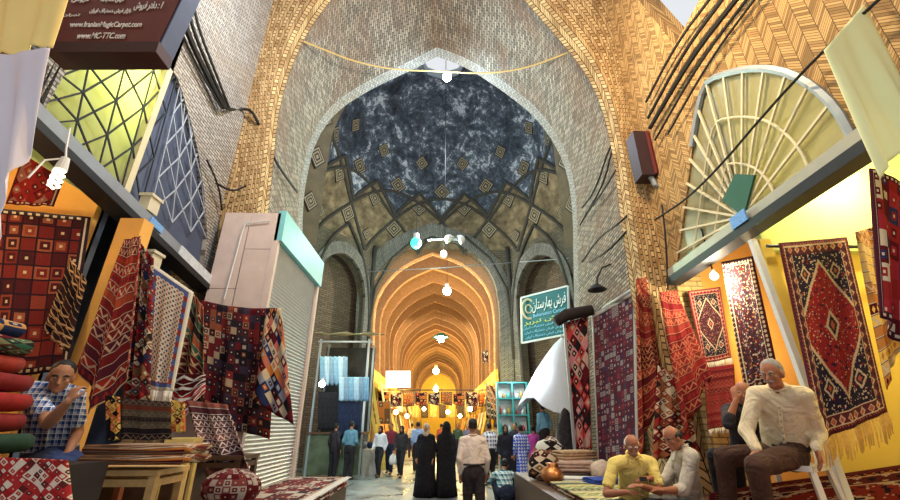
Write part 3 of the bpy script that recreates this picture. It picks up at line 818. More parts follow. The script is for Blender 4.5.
rug('hanging_rug', 'narrow black and cream kilim hanging below the pier between two red rugs', Q([(658,365),(686,380),(700,452),(652,462)], Y=6.6), mR6b, amp=.03)
mR7 = patch('weave_grid_medallions', 14, 27, [(.13,.02,.035),(.07,.03,.06),(.18,.03,.045),(.26,.21,.21),(.09,.018,.03)], seed=3, border=(.35,.33,.32), line=(.05,.02,.03), size=.5)
rug('hanging_rug', 'large maroon and grey rug in small squares with white patterned border, right of the street', [P(591,315,Y=9.25),P(636,289,Y=7.45),P(639,463,Y=7.35),P(598,468,Y=9.1)], mR7, amp=.012, nu=30, nv=44)
mR8 = patch('weave_tribal_lozenge', 3, 9, [(.50,.06,.05),DRED,(.45,.30,.25),(.5,.2,.22),BLK], seed=12, rot=True, border=(.25,.02,.03))
rug('hanging_rug', 'narrow red and pink lozenge rug hanging beside the white canopy', Q([(564,323),(588,316),(593,452),(575,448)], Y=9.2), mR8, amp=.03)
b = MB(); b.tube([P(556,322,Y=9.1), P(566,315,Y=9.1), P(592,310,Y=9.1)], [.12,.14,.12], 10); tag(b.build('rolled_rug', plain('dark_pile', (.03,.02,.02), .95, var=.5, sc=30), smooth=True), 'black rolled rug lying on top of the lozenge rug frame', 'rug')
b = MB(); b.beam(P(564,322,Y=9.2), P(575,455,Y=9.2), .06, .05); tag(b.build('display_post', grey_metal), 'grey post carrying the narrow lozenge rug', 'post')
b = MB(); b.tube([P(583,321,X=3.62), P(646,281,X=3.62)], .035, 8); tag(b.build('rug_rail', plain('pale_pipe', (.55,.55,.55), .4, .5)), 'pale metal pipe from which the maroon square-patterned rug hangs', 'rail')
# cloth and rugs hanging close by on the right
mcl = plain('lime_cloth', (.92,.92,.48), .85, var=.05, sc=2)
rug('cloth_banner', 'pale lime cloth sheet hanging above the right shops at the edge of the picture', Q([(824,50),(864,4),(925,120),(878,180)], Y=2.5), mcl, 'cloth', amp=.03, waves=1.5, thick=.004)
mR9 = patch('weave_red_corner', 7, 9, [RED,DRED,CRM,(.5,.1,.04),BLK,NAVY], seed=21, rot=True)
rug('hanging_rug', 'red patterned rug hanging behind the lime cloth at the upper right corner', Q([(866,-20),(935,-20),(950,130),(905,160)], Y=2.7), mR9, amp=.02)
mR10 = patch('weave_red_horns', 6, 9, [RED,DRED,(.32,.02,.03),CRM,NAVY], seed=25, size=.5, border=(.06,.01,.02))
rug('hanging_rug', 'red rug with cream motifs and curved striped hem hanging at the right edge', Q([(870,168),(925,190),(925,345),(878,318)], Y=2.9), mR10, amp=.04, waves=1.2, tip=.05)
mR11 = kilim('weave_yellow_edge', 14, [YEL,(.5,.2,.05),DRED,(.6,.4,.15)], 5, 9, diag=2)
rug('hanging_rug', 'yellow and brown rug end hanging between the medallion rug and the right edge', Q([(856,232),(876,226),(900,345),(885,390)], Y=3.9), mR11, amp=.04, waves=1.2)
# rugs on the right platform
PZ = .685
def onp(px, py, z=PZ): return P(px, py, Z=z)
mF1 = medallion('weave_floor_red', (.36,.05,.03), (.15,.02,.02), BLK, CRM, ORG, 1.3, 8)
flat_rug('floor_rug', 'red medallion rug spread under the chair of the man in the cream shirt', [V(2.1,1.9,PZ), V(4.6,1.9,PZ), V(4.6,4.5,PZ), V(2.1,4.5,PZ)], mF1, fringe=0)
mF2 = kilim('weave_floor_kilim', 12, [(.45,.35,.12),(.20,.25,.08),(.5,.42,.2),(.1,.12,.1)], 6, 4, motif=(.6,.55,.3))
flat_rug('floor_rug', 'yellow and green kilim spread beside the man in the yellow shirt', [V(1.8,5.0,PZ+.06), V(2.9,5.0,PZ+.06), V(2.9,7.6,PZ+.06), V(1.8,7.6,PZ+.06)], mF2)
folded('folded_rug', 'folded rug under the yellow and green kilim at the street edge', (2.4,6.3,PZ), (1.2,2.5,.055), patch('weave_mute', 6, 6, [DRED,BRN,BLK,CRM], seed=4), layers=1)
mF3 = patch('weave_white_squares', 7, 7, [(.45,.03,.03),(.70,.6,.5),DRED,(.62,.5,.42),BLK], seed=31)
flat_rug('floor_rug', 'red rug with cream squares lying lowest at the right edge', [V(2.75,1.3,PZ+.03), V(4.2,1.2,PZ+.03), V(4.3,2.6,PZ+.05), V(2.9,2.75,PZ+.03)], mF3)
for i, (px, py, L, c_) in enumerate([(908,452,.9,(.5,.03,.03)),(905,440,.8,(.05,.05,.05))]):
    folded('folded_rug', ['bright red folded rug at the right edge by the medallion rug','black folded cloth lying on the bright red folded rug at the right edge'][i], V(P(905,480,Y=3.0).x+.62, 3.0, PZ+.02+.28*i), (.9,.5,[.28,.16][i]), plain(['red_pile','black_pile'][i], c_, .95, var=.3, sc=30), layers=2)
mF4 = medallion('weave_under_rug', (.25,.03,.02), (.12,.02,.02), BLK, (.55,.4,.25), ORG, .6, 14)
flat_rug('floor_rug', 'dark red rug leaning behind the gold fringe of the big medallion rug', [V(2.6,4.62,PZ+.02), V(5.4,4.62,PZ+.02), V(5.4,4.55,PZ+.62), V(2.6,4.5,PZ+.3)], mF4)
# ================================================================ NEAR BAY, LEFT SIDE
lf = thing('window_3', 'lattice lunette over the left shops with yellow-lit and slate panes', None, (XL,4.5,zl), None, 'structure')
pA = Q([(36,60),(181,40),(140,212),(38,122)], X=XL-.22)
b = MB(); ys1 = P(160,100,X=XL).y
LN = [q for q in LL if q.y < 4.72]; LN = [V(XL,LN[0].y,zl)]+LN; fanpane(LN, XL-.12, glass('frosted_lime_glass', (.60,.68,.36), .55, .0), lf)
LF = [q for q in LL if q.y > 4.6]+[V(XL,4.66,zl)]; fanpane(LF, XL-.10, plain('slate_blue_panel', (.08,.10,.17), .6, var=.3, sc=3), lf, 'slate_panel')
b = MB(); b.beam(V(XL-.05,4.7,zl), V(XL-.05,4.7,7.2), .1, .1); b.build('mullion', cream_paint, lf)
def bl(q, u, v): return quadpt(q, u, v)
def latt(q, nx, ny, nm, mat, r):
    b = MB()
    for i in range(nx+1):
        for j in range(ny+1):
            if i < nx and j < ny:
                b.beam(bl(q, i/nx, j/ny), bl(q, (i+1)/nx, (j+1)/ny), r, r); b.beam(bl(q, (i+1)/nx, j/ny), bl(q, i/nx, (j+1)/ny), r, r)
            if j < ny: b.beam(bl(q, i/nx, j/ny), bl(q, i/nx, (j+1)/ny), r*.8, r*.8)
            if 0 < i < nx and 0 < j < ny: b.ball(bl(q, i/nx, j/ny), r*1.3, 6)
    return b.build(nm, mat, lf)
latt(Q([(44,62),(178,72),(141,206),(40,124)], X=XL-.02), 4, 3, 'lattice_bars', dark_metal, .018)
latt(Q([(180,84),(196,118),(207,240),(150,212)], X=XL-.02), 3, 4, 'pale_lattice_bars', plain('pale_grille', (.42,.47,.55), .5), .016)
light('lunette_light', P(124,78,X=XL-.42), 330, (1,.95,.6), .06)
fa, fb = P(39,121,X=XL+.12), P(206,282,X=XL+.12); d_ = (fb-fa).normalized()
fs = thing('shop_fascia', 'long grey fascia beam under the lattice window on the left', 'fascia', (fa+fb)/2)
b = MB(); b.beam(fa-d_*1.2, fb+d_*.1, .2, .16); b.build('board', plain('left_fascia', (.30,.33,.38), .45, .3), fs)
b = MB(); b.beam(fa-d_*1.2+V(0,0,-.13), fb+V(0,0,-.13), .26, .09); b.build('shutter_housing', dark_metal, fs)
b = MB(); q = fa.lerp(fb, .70)+V(.11,0,.0); b.beam(q, fb+V(.11,0,0), .02, .15); b.build('white_strip', plain('white_strip', (.62,.68,.78), .5, var=.3, sc=20), fs)
b = MB(); q = fa.lerp(fb, .52)+V(.115,0,.01); b.beam(q-d_*.13, q+d_*.13, .02, .1); b.build('sticker', plain('blue_sticker2', (.2,.42,.9), .4, var=.3, sc=30), fs)
# transformer boxes on the beam
for i, (px, py) in enumerate(((149,206),(151,262))):
    b = MB(); c_ = P(px, py, X=XL+.16); b.box(c_-V(.07,.1,.1), c_+V(.07,.1,.1)); b.box(c_-V(.09,.12,-.1), c_+V(.09,.12,.14))
    tag(b.build('junction_box', plain('cream_plastic', (.66,.60,.45), .5)), ['cream junction box standing on the left fascia beam','cream junction box hanging just under the left fascia beam'][i], 'box')
# compact bulb hanging at far left
lb = thing('hanging_bulb', 'white spiral energy-saving bulb hanging from white wires at left', 'lamp', P(57,170,Y=3.0))
b = MB(); c_ = P(57,178,Y=3.0)
for k in range(3):
    b.tube([c_+V(.035*math.cos(a*.5+k*2.1), .035*math.sin(a*.5+k*2.1), -.09+.012*a) for a in range(0, 14)], .012, 6)
b.build('tube', plain('warm_bulb', (.95,.85,.65), .4, emit=2.2, var=0), lb)
b = MB(); b.lathe([(0,.2),(.03,.2),(.04,.13),(.045,.08),(0,.08)], c_, 12); b.build('socket', white_paint, lb)
b = MB(); b.tube([c_+V(0,0,.2), P(66,150,Y=3.0), P(70,128,Y=3.2)], .008, 5); b.tube([c_+V(0,0,.2), P(45,160,Y=2.9), P(28,178,Y=2.8)], .008, 5); b.build('wire', white_paint, lb)
# awning cloths at the far left
rug('awning_cloth', 'yellow-lit cream cloth hanging at the upper left corner', Q([(-30,-30),(75,-25),(50,46),(-30,62)], Y=2.2), plain('yellow_lit_canvas', (.90,.66,.24), .85, var=.1, sc=2), 'cloth', amp=.02, thick=.004)  # cream cloth with the yellow light on it put into its colour
rug('awning_cloth', 'pale lilac white cloth hanging down the left edge below the yellow one', Q([(-30,58),(50,48),(28,148),(-30,285)], Y=2.15), plain('lilac_canvas', (.66,.60,.66), .85, var=.08, sc=2), 'cloth', amp=.03, thick=.004, waves=1.5)
# sign board
sg = thing('hanging_sign', 'maroon box sign with white Persian text and web addresses hanging at upper left', 'sign', P(110,20,Y=3.0))
f4 = Q([(66,-24),(190,-22),(158,44),(51,44)], Y=3.0)
mar = plain('maroon_board', (.13,.025,.02), .35, var=.15)
b = MB(); b.poly([f4], None, (0,.19,.0)); b.build('board', mar, sg)
b = MB(); q = Q([(50,43),(160,43),(160,46),(50,46)], Y=2.98); b.beam(q[0]+V(0,.10,-.06), q[1]+V(0,.10,-.06), .22, .14); b.build('bottom_edge', plain('dark_maroon', (.05,.015,.015), .4), sg)
b = MB(); sd = [f4[1], f4[2], f4[2]+V(0,.2,0), f4[1]+V(0,.2,0)]; sd = [p+V(.012,0,0) for p in sd]; b.poly([sd], None, (.015,0,0)); b.build('side_panel', plain('blue_grey_panel', (.07,.09,.16), .8), sg)
ink = plain('white_ink', (.90,.82,.74), .6, var=0)
tq = Q([(66,-24),(196,-22),(158,42),(51,42)], Y=3.0)
def row(txt, x0, y0, x1, y1, bold=.01):
    def at(x, y):
        # photo pixel on the face of the board
        return P(x, y, Y=3.0)
    lettering('lettering', txt, [at(x0[0], y0), at(x1[0], y0), at(x1[1], y1), at(x0[1], y1)], ink, sg, bold=bold)
row('www.IranianMagicCarpet.com', (72,70), 23, (144,141), 30)
row('www.MC-TTC.com', (80,77), 34, (128,125), 40)
row(shape('دفتر فروش')+' : 1', (137,134), 3, (165,161), 12)
row(shape('بازار فرش دستباف ایران'), (92,90), 10, (133,131), 15, .02)
row(shape('تهران'), (65,63), 15, (82,80), 18, .02)
row(shape('فروش'), (74,72), -2, (91,89), 4, .02)
row(shape('فرش دستباف'), (103,101), -2, (126,124), 4, .02)
# rugs of the left shops
mL1 = patch('weave_red_compartments', 7, 11, [(.16,.02,.02),(.05,.012,.016),(.24,.045,.03),(.07,.012,.018),(.30,.09,.05)], seed=41, line=(.02,.01,.02), border=(.03,.015,.02), size=.6)
rug('hanging_rug', 'dark red rug of framed squares hanging inside the left shop', Q([(-25,206),(90,217),(66,372),(-40,378)], Y=4.3), mL1, amp=.015)
rug('hanging_rug', 'small red rug hanging high behind the spiral bulb', Q([(26,146),(66,170),(52,206),(6,204)], Y=4.0), patch('weave_small_red', 4, 4, [RED,DRED,(.3,.12,.1)], seed=5, rot=True, border=DRED), amp=.01)
rug('hanging_rug', 'black rug with orange slanting stripes hanging by the ochre wall', Q([(70,258),(86,280),(66,352),(44,330)], Y=4.15), kilim('weave_black_orange', 9, [BLK,(.05,.02,.02)], 3, 1, diag=2.2, motif=(.65,.38,.16), mot=.2), amp=.02)
mL3 = kilim('weave_striped_kilim', 15, [(.36,.03,.02),(.22,.02,.02),(.42,.07,.03),(.12,.02,.03)], 9, 17, motif=(.66,.42,.26), mot=.35)
rug('hanging_rug', 'long red kilim with cream zigzag bands hanging slantwise from the left fascia', Q([(124,240),(140,236),(133,372),(79,367)], Y=3.9), mL3, amp=.04, waves=2, tip=.36)
rug('hanging_rug', 'narrow many-coloured kilim hanging behind the slanting red kilim', Q([(138,240),(153,258),(147,402),(124,398)], Y=4.1), patch('weave_narrow_mix', 5, 18, [BLK,RED,CRM,BRN,DRED,NAVY], seed=51, rot=True), amp=.03)
rug('hanging_rug', 'cream rug with small dark lozenges and a red and blue inner border hanging left', Q([(150,262),(193,292),(172,392),(143,389)], Y=4.7), lattice('weave_white_lattice', (.78,.74,.62), (.05,.06,.14), 9, 22, (.10,.16,.42), (.34,.05,.05), .17), amp=.012, fringe='b', fmat=plain('white_fringe', (.75,.72,.66), .9), fl=.12)
rug('hanging_rug', 'dark green and red kilim hanging between the cream lozenge rug and the patchwork rug', Q([(192,292),(203,306),(206,402),(170,396)], Y=5.6), kilim('weave_dark_green', 10, [GRN,DRED,BLK,(.3,.08,.04)], 4, 23, diag=3, motif=(.45,.30,.16)), amp=.05, waves=2)
# rug stack at far left
stk = [((.70,.62,.52), 'cream and red patterned', 331), ((.10,.10,.06), 'dark olive', 350), ((.30,.03,.015), 'red with yellow label', 372), ((.20,.012,.012), 'deep red', 393),
       ((.30,.015,.012), 'bright red', 411), ((.22,.015,.015), 'crimson pile', 430), ((.02,.05,.03), 'dark green', 447)]
order = ['topmost','second from the top','third from the top','fourth from the top','fifth from the top','sixth from the top','lowest']
for i, (c_, nm, py) in enumerate(stk):
    pR = P(27+(i%3)*2-1, py, Y=3.1)
    mats_ = {0: patch('weave_stack_a', 8, 3, [CRM,RED,NAVY,(.6,.3,.1)], seed=2), 1: patch('weave_stack_b', 9, 3, [GRN,BLK,(.2,.2,.1),DRED], seed=3, rot=True)}
    m_ = mats_.get(i) or plain('stack_pile_%s' % nm.replace(' ', '_'), c_, .95, var=.35, sc=18)
    o = folded('folded_rug', nm+' folded rug, '+order[i]+' in the left edge stack', V(pR.x-.6+.05*math.sin(i*2.3), 2.85, 1.44+.125*(6-i)), (1.2,.5,.118), m_, 'folded rugs stacked at the left edge', layers=1)
    if i in (2, 5):
        b = MB(); q = V(pR.x-.12, 2.60, 1.47+.125*(6-i)); b.box(q-V(.07,.006,0), q+V(.07,.0,.07)); b.build('label_patch', plain('yellow_patch', (.80,.55,.08), .7, var=.4, sc=40), o)
# patterned pile below, covered with a lattice rug
mL4 = patch('weave_red_white_cross', 12, 7, [(.45,.03,.03),(.75,.62,.5),(.35,.02,.02),(.12,.02,.02)], seed=61, rot=True)
tp = P(27,458,Y=2.6).z
b = MB(); struct('trim_left_bench', b.box((-4.3,2.45,.69), (-2.2,3.12,tp-.05)), plain('near_black_wood', (.02,.012,.01), .6))
rug('draped_rug', 'red and cream crossed rug covering the bench under the folded stack at lower left', Q([(-40,456),(66,460),(70,520),(-40,520)], Y=2.4), mL4, amp=.015)
# ---- kiosk with the roller shutter
kx0, kx1, ky0, ky1 = -3.88, -2.88, 6.62, 9.2; kz = 5.12
ks = thing('kiosk', 'boxy kiosk with pale pink front panels, teal cornice and white roller shutter', 'kiosk', ((kx0+kx1)/2,(ky0+ky1)/2,0))
pink = plain('pink_panel', (.66,.52,.46), .7, var=.12, sc=5)
b = MB(); b.box((-3.2,ky0+.03,0), (kx1-.06,ky1,kz-.02)); b.build('body', plain('kiosk_grey', (.4,.4,.4), .7), ks)
for (x0, x1, z0, z1) in ((kx0,-3.42,3.7,kz),(-3.41,kx1,4.42,kz),(kx0,-3.42,0,3.69),(-3.41,kx1,0,4.41)):
    b = MB(); b.box((x0,ky0-.02,z0), (x1-.01,ky0+.02,z1)); b.build('front_panel', pink, ks)
b = MB(); n = 70
prof_ = []
for i in range(n*4+1):
    z = .1+(4.58-.1)*i/(n*4); prof_.append((kx1-.03+.018*math.sin(i*PI/2), z))
b.grid([[V(x, ky0+.06, z), V(x, ky1-.05, z)] for x, z in prof_]); b.build('roller_shutter', plain('shutter_white', (.62,.64,.64), .45, .1), ks)
b = MB(); b.box((kx1-.06,ky0-.02,4.58), (kx1+.08,ky1,kz+.05)); b.build('cornice', plain('teal_paint', (.22,.55,.58), .5, var=.15, sc=4), ks)
b = MB(); b.box((kx1-.08,ky0-.03,0), (kx1+.03,ky0+.06,4.58)); b.build('corner_post', pink, ks)
b = MB(); b.box((kx1-.08,ky1-.08,0), (kx1+.03,ky1+.02,4.58)); b.build('corner_post', pink, ks)
b = MB(); b.tube([V(-3.55,ky0-.05,3.5), V(-3.5,ky0-.05,4.7), V(-3.47,ky0-.05,4.9), V(-3.05,ky0-.05,4.95)], .012, 5); b.build('cable', white_paint, ks)
pal = [DRED, BLK, (.20,.02,.02), BLK, (.05,.03,.05), (.28,.08,.04), (.06,.02,.02), (.42,.30,.20), (.15,.015,.02), (.03,.02,.03)]
rug('hanging_rug', 'dark patchwork rug of many small squares draped over the kiosk front', Q([(201,300),(278,308),(268,440),(192,412)], Y=6.4), patch('weave_patchwork', 14, 16, pal, seed=71, size=.55), amp=.05, waves=2.5, sag=.05)
rug('hanging_rug', 'many-coloured diamond rug with red edge hanging at the kiosk corner', Q([(266,309),(281,308),(294,425),(254,402)], Y=6.15), patch('weave_diamonds', 4, 8, [CRM,(.5,.15,.1),NAVY,ORG,DRED,(.3,.3,.35),BLK,(.66,.5,.3)], seed=77, rot=True, size=.5), amp=.025, waves=1.2)
# ---- furniture and folded things in front
def stool(label, c, w, d, h, mat, top=True, rz=0, nm='stool'):
    c = Vector(c); t = thing(nm, label, 'furniture' if nm != 'stool' else 'stool', c); R = Matrix.Rotation(rz, 4, 'Z')
    def W(x, y, z): return c+R@V(x, y, z)
    if top:
        b = MB(); b.box((-w/2,-d/2,h-.04), (w/2,d/2,h), Matrix.Translation(c)@R); b.build('seat', mat, t)
    for sx in (-1, 1):
        for sy in (-1, 1):
            b = MB(); b.beam(W(sx*(w/2-.03), sy*(d/2-.03), 0), W(sx*(w/2-.04), sy*(d/2-.04), h-.04), .055, .055, V(0,1,0)); b.build('leg', mat, t)
    for z in (h*.25, h-.09):
        for sy in (-1, 1): b = MB(); b.beam(W(-w/2+.03, sy*(d/2-.03), z), W(w/2-.03, sy*(d/2-.03), z), .03, .05); b.build('stretcher', mat, t)
        for sx in (-1, 1): b = MB(); b.beam(W(sx*(w/2-.03), -d/2+.03, z), W(sx*(w/2-.03), d/2-.03, z), .03, .05); b.build('stretcher', mat, t)
    return t
LZ = .685
stool('pale wooden table frame standing below the cream lozenge rug', (-2.62,3.85,LZ), .9, .45, .60, wood, nm='wooden_table')
stool('pale yellow wooden stool in front of the white-striped draped rug', (-2.62,4.7,LZ), .26, .3, .80, plain('yellow_wood', (.78,.58,.20), .5, var=.2, sc=14), rz=.2)
stool('reddish wooden stool under the orange kilim at lower left', (-3.15,4.25,LZ), .5, .35, .7, plain('red_wood', (.28,.09,.04), .5, var=.3, sc=14), rz=-.1)
rug('draped_rug', 'black and brown striped rug draped over the wooden table at lower left', Q([(120,398),(172,402),(170,440),(120,440)], Y=3.55), kilim('weave_black_brown', 7, [BLK,(.06,.04,.03),(.16,.04,.02),(.10,.09,.05)], 8, 3, motif=(.2,.12,.08)), amp=.01)
rug('draped_rug', 'narrow orange and red kilim strip hanging left of the black striped rug', Q([(105,395),(119,397),(119,440),(107,440)], Y=3.5), patch('weave_orange_strip', 2, 5, [YEL,(.6,.15,.04),BLK], seed=6, rot=True), amp=.01)
rug('draped_rug', 'narrow orange and red kilim strip hanging right of the black striped rug', Q([(171,400),(184,402),(184,432),(172,432)], Y=3.5), patch('weave_orange_strip2', 2, 4, [YEL,(.6,.15,.04),DRED,BLK], seed=9, rot=True), amp=.01)
folded('folded_rug', 'orange and brown folded rug on the wooden table at lower left', P(150,452,Y=3.75)+V(0,0,-.08), (.8,.4,.14), patch('weave_fold_orange', 10, 3, [ORG,BRN,CRM,DRED], seed=8, rot=True), layers=2)
rug('draped_rug', 'small red rug with white V-shaped chevron hanging below the green kilim', Q([(164,374),(205,374),(204,392),(168,398)], Y=5.4), kilim('weave_red_v', 4, [(.45,.03,.03),DRED], 2, 2, motif=WHT, mot=0), amp=.02, tip=.3)
rug('draped_rug', 'maroon rug with white stripes draped over a stool left of the kiosk', Q([(186,400),(226,404),(252,470),(208,478)], Y=5.0), kilim('weave_white_stripes', 11, [(.16,.05,.05),(.10,.03,.04),(.3,.1,.08)], 10, 5, motif=(.72,.66,.62), mot=.2), amp=.05, waves=2)
b = MB(); b.box((-3.5,4.55,.69), (-2.55,4.95+.5,1.25)); tag(b.build('wooden_chest', dark_wood), 'dark wooden chest standing behind the stools at lower left', 'chest')
b = MB(); cc = P(231,488,Y=4.6)
b.ball(cc, 1, 20, (.29,.15,.17)); tag(b.build('cushion', patch('weave_cushion', 22, 9, [(.12,.02,.025),(.42,.34,.3),DRED,(.2,.05,.05)], seed=15), smooth=True), 'dark red cushion with cream motifs lying at the foot of the striped draped rug', 'cushion')
stool('dark wooden stool standing beneath the white-striped draped rug', (-2.4,5.15,.685), .6, .5, .62, dark_wood)
b = MB(); b.box((-2.80,5.5,0), (-1.75,8.9,.55)); tag(b.build('display_box', dark_wood), 'low wooden display box covered by red rugs at the street edge', 'box')
mP = patch('weave_pile_red', 8, 12, [DRED,(.36,.03,.03),(.6,.5,.42),BLK,(.25,.02,.02)], seed=81)
folded('folded_rug', 'large red folded rug with cream figures on the low box left of the street', (-2.27,7.2,.56), (1.1,3.3,.12), mP, layers=2)
flat_rug('floor_rug', 'red rug with cream figures and white fringe lying flat on the low box', [V(-2.8,5.6,.69), V(-1.76,5.6,.69), V(-1.76,8.85,.69), V(-2.8,8.85,.69)], patch('weave_box_top', 7, 16, [(.22,.02,.02),DRED,(.5,.4,.33),(.15,.015,.02),BLK], seed=82, border=(.4,.33,.28)), fringe=1)
rug('draped_rug', 'red and cream carpet end hanging over the street edge of the low box', [V(-2.85,5.44,.70),V(-1.72,5.44,.70),V(-1.72,5.40,.15),V(-2.85,5.40,.15)], mP, amp=.01, fringe='b')
# ================================================================ PEOPLE
SKIN = plain('skin_warm', (.36,.165,.09), .55, var=.08, sc=20)
SKIN2 = plain('skin_ruddy', (.34,.125,.065), .55, var=.1, sc=20)
HAIRB = plain('black_hair', (.015,.012,.012), .6, var=.3, sc=60); HAIRG = plain('grey_hair', (.30,.27,.25), .8, var=.4, sc=60)
EYE = plain('eye_white', (.34,.28,.24), .3, var=0); LIP = plain('lips', (.34,.10,.08), .6, var=0)
def plaid(name, a, b_, c_, n=22):
    m = M(name, .85, .2); x, y, z = m.xyz(m.pos('Object'))
    p = ((x+y*.6)*n).fr(); q = (z*n).fr()
    c = m.mix(p < .45, a, b_); c = m.mix((q < .4), c, m.mix(p < .45, b_, c_)); c = m.mix((p > .9).max(q > .9), c, (.75,.75,.78))
    return m.col(c)
def cloth(name, c, var=.12):
    if name in _plain: return _plain[name]
    m = M(name, .88, .2); p = m.pos('Object'); n = m.noise(p, 9, 4)
    w_ = m.noise(p, 5.5, 3, .5, 1.2); m.bump(w_, .9, .06)
    _plain[name] = m.col(m.mix(n, tuple(x*(1-var*1.6) for x in c), tuple(min(1, x*(1+var)) for x in c))); return _plain[name]
def remesh(mb, name, vox, mats, parent, it=2, folds=0, fsc=9):
    me = bpy.data.meshes.new('tmp'); me.from_pydata([tuple(p) for p in mb.v], [], mb.f)
    bm = bmesh.new(); bm.from_mesh(me); bmesh.ops.remove_doubles(bm, verts=bm.verts, dist=1e-5); bmesh.ops.recalc_face_normals(bm, faces=bm.faces); bm.to_mesh(me); bm.free()
    o = bpy.data.objects.new('tmp', me); COL.objects.link(o)
    md = o.modifiers.new('r', 'REMESH'); md.mode = 'VOXEL'; md.voxel_size = vox; md.adaptivity = 0
    bpy.context.view_layer.update()
    r = bpy.data.meshes.new_from_object(o.evaluated_get(bpy.context.evaluated_depsgraph_get()))
    bpy.data.objects.remove(o); bpy.data.meshes.remove(me)
    bm = bmesh.new(); bm.from_mesh(r)
    for _ in range(it): bmesh.ops.smooth_vert(bm, verts=bm.verts, factor=.5, use_axis_x=True, use_axis_y=True, use_axis_z=True)
    if folds:
        bm.normal_update()
        for v in bm.verts:
            n = noise.noise(v.co*fsc)+.6*noise.noise(Vector((v.co.x, v.co.y, v.co.z*.35))*fsc*2.1)
            v.co += v.normal*folds*n
    off = wloc(parent) if parent else V(0,0,0)
    for v in bm.verts: v.co -= off
    bm.to_mesh(r); bm.free(); r.name = name
    for p in r.polygons: p.use_smooth = True
    r.materials.clear(); r.materials.append(mats)
    ob = bpy.data.objects.new(name, r); COL.objects.link(ob); ob.parent = parent
    return ob
def caps(b, pts, rs, n=12, side=None, flat=1.0):
    """tapering limb with rounded ends; elliptical when side is given"""
    pts = [Vector(p) for p in pts]; g = []
    P2 = []; R2 = []
    for k, (p, r) in enumerate(zip(pts, rs)): P2.append(p); R2.append(r)
    d0 = (pts[0]-pts[1]).normalized(); d1 = (pts[-1]-pts[-2]).normalized()
    pre = [(pts[0]+d0*rs[0]*flat*s, rs[0]*c) for s, c in ((.98,.12),(.87,.5),(.5,.87))]; post = [(pts[-1]+d1*rs[-1]*flat*s, rs[-1]*c) for s, c in ((.5,.87),(.87,.5),(.98,.12))]
    seq = pre+list(zip(P2, R2))+post; prev = None
    for i, (p, r) in enumerate(seq):
        a = seq[max(i-1, 0)][0]; c = seq[min(i+1, len(seq)-1)][0]; d = (c-a).normalized()
        s = side if side is not None else (prev if prev is not None else (V(0,0,1) if abs(d.z) < .8 else V(1,0,0)))
        x = (s-d*s.dot(d)).normalized(); prev = x; y = d.cross(x)
        e = flat if side is not None else 1
        g.append([p+x*r*math.cos(2*PI*k/n)+y*r*e*math.sin(2*PI*k/n) for k in range(n)])
    b.grid(g, None, True); b.face(g[0][::-1]); b.face(g[-1])
def hand(b, w, d, palm, sc=1, curl=.5):
    """w wrist, d pointing direction, palm normal; five fingers"""
    d = d.normalized(); palm = (palm-d*palm.dot(d)).normalized(); s = d.cross(palm).normalized()
    caps(b, [w-d*.01, w+d*.04*sc, w+d*.085*sc], [.026*sc,.036*sc,.036*sc], 12, s, .42)
    for i, (o, L) in enumerate(((-.028,.062),(-.010,.072),(.010,.068),(.027,.052))):
        p = w+d*.08*sc+s*o*sc; a = curl*.5; q = []; dd = d
        for k in range(4):
            q.append(p.copy()); ang = curl*(.35+.35*k)
            dd = (d*math.cos(ang)+palm*math.sin(ang)); p = p+dd*L*sc*.42
        caps(b, q, [.0095*sc,.009*sc,.0085*sc,.0075*sc], 8)
    p = w+d*.025*sc-s*.028*sc
    caps(b, [p, p-s*.022*sc+d*.02*sc+palm*.01, p-s*.032*sc+d*.048*sc+palm*.022*sc, p-s*.028*sc+d*.07*sc+palm*.03*sc], [.013*sc,.0115*sc,.0105*sc,.0085*sc], 8)
def frame(fwd, up=V(0,0,1)):
    f = Vector(fwd).normalized(); r = f.cross(up).normalized(); u = r.cross(f)
    return r, f, u
def head_parts(b, hc, fr, s=1.0):
    r, f, u = fr
    def w(x, y, z): return hc+(r*x+f*y+u*z)*s
    def ell(c, rx, ry, rz, n=14):
        h = n//2+1
        g = [[w(c[0]+rx*math.sin(PI*i/h)*math.cos(2*PI*k/n), c[1]+ry*math.sin(PI*i/h)*math.sin(2*PI*k/n), c[2]+rz*math.cos(PI*i/h)) for k in range(n)] for i in range(h+1)]
        b.grid(g, None, True)
    ell((0,-.012,.03), .075, .093, .085); ell((0,.012,-.03), .060, .072, .075); ell((0,.03,-.075), .038, .048, .035)
    ell((0,.062,.018), .052, .022, .014)                 # brow
    for sx in (-1, 1):
        ell((sx*.036,.055,-.022), .022, .02, .02); ell((sx*.076,-.005,-.012), .011, .02, .032)
    caps(b, [w(0,.078,.01), w(0,.094,-.02), w(0,.100,-.032)], [.009*s,.012*s,.015*s], 8)
    ell((0,.080,-.060), .024, .013, .011); ell((0,.074,-.088), .022, .02, .018)
    return w
def buttons(t, J, s=1.0, n=6, mat=None):
    pel, nk = J['pelvis'], J['neck']; ax = (nk-pel).normalized(); side = (J['sr']-J['sl']).normalized(); fw = ax.cross(side)
    if fw.dot(frame(J['look'])[1]) < 0: fw = -fw
    for k in range(n):
        tt = .18+.72*k/n; p = pel.lerp(nk, tt)+fw*(.118+.01*math.sin(PI*tt))*s*(1 if tt < .8 else .8); b = MB(); b.ball(p, .008, 8); b.build('button', mat or white_paint, t, smooth=True)
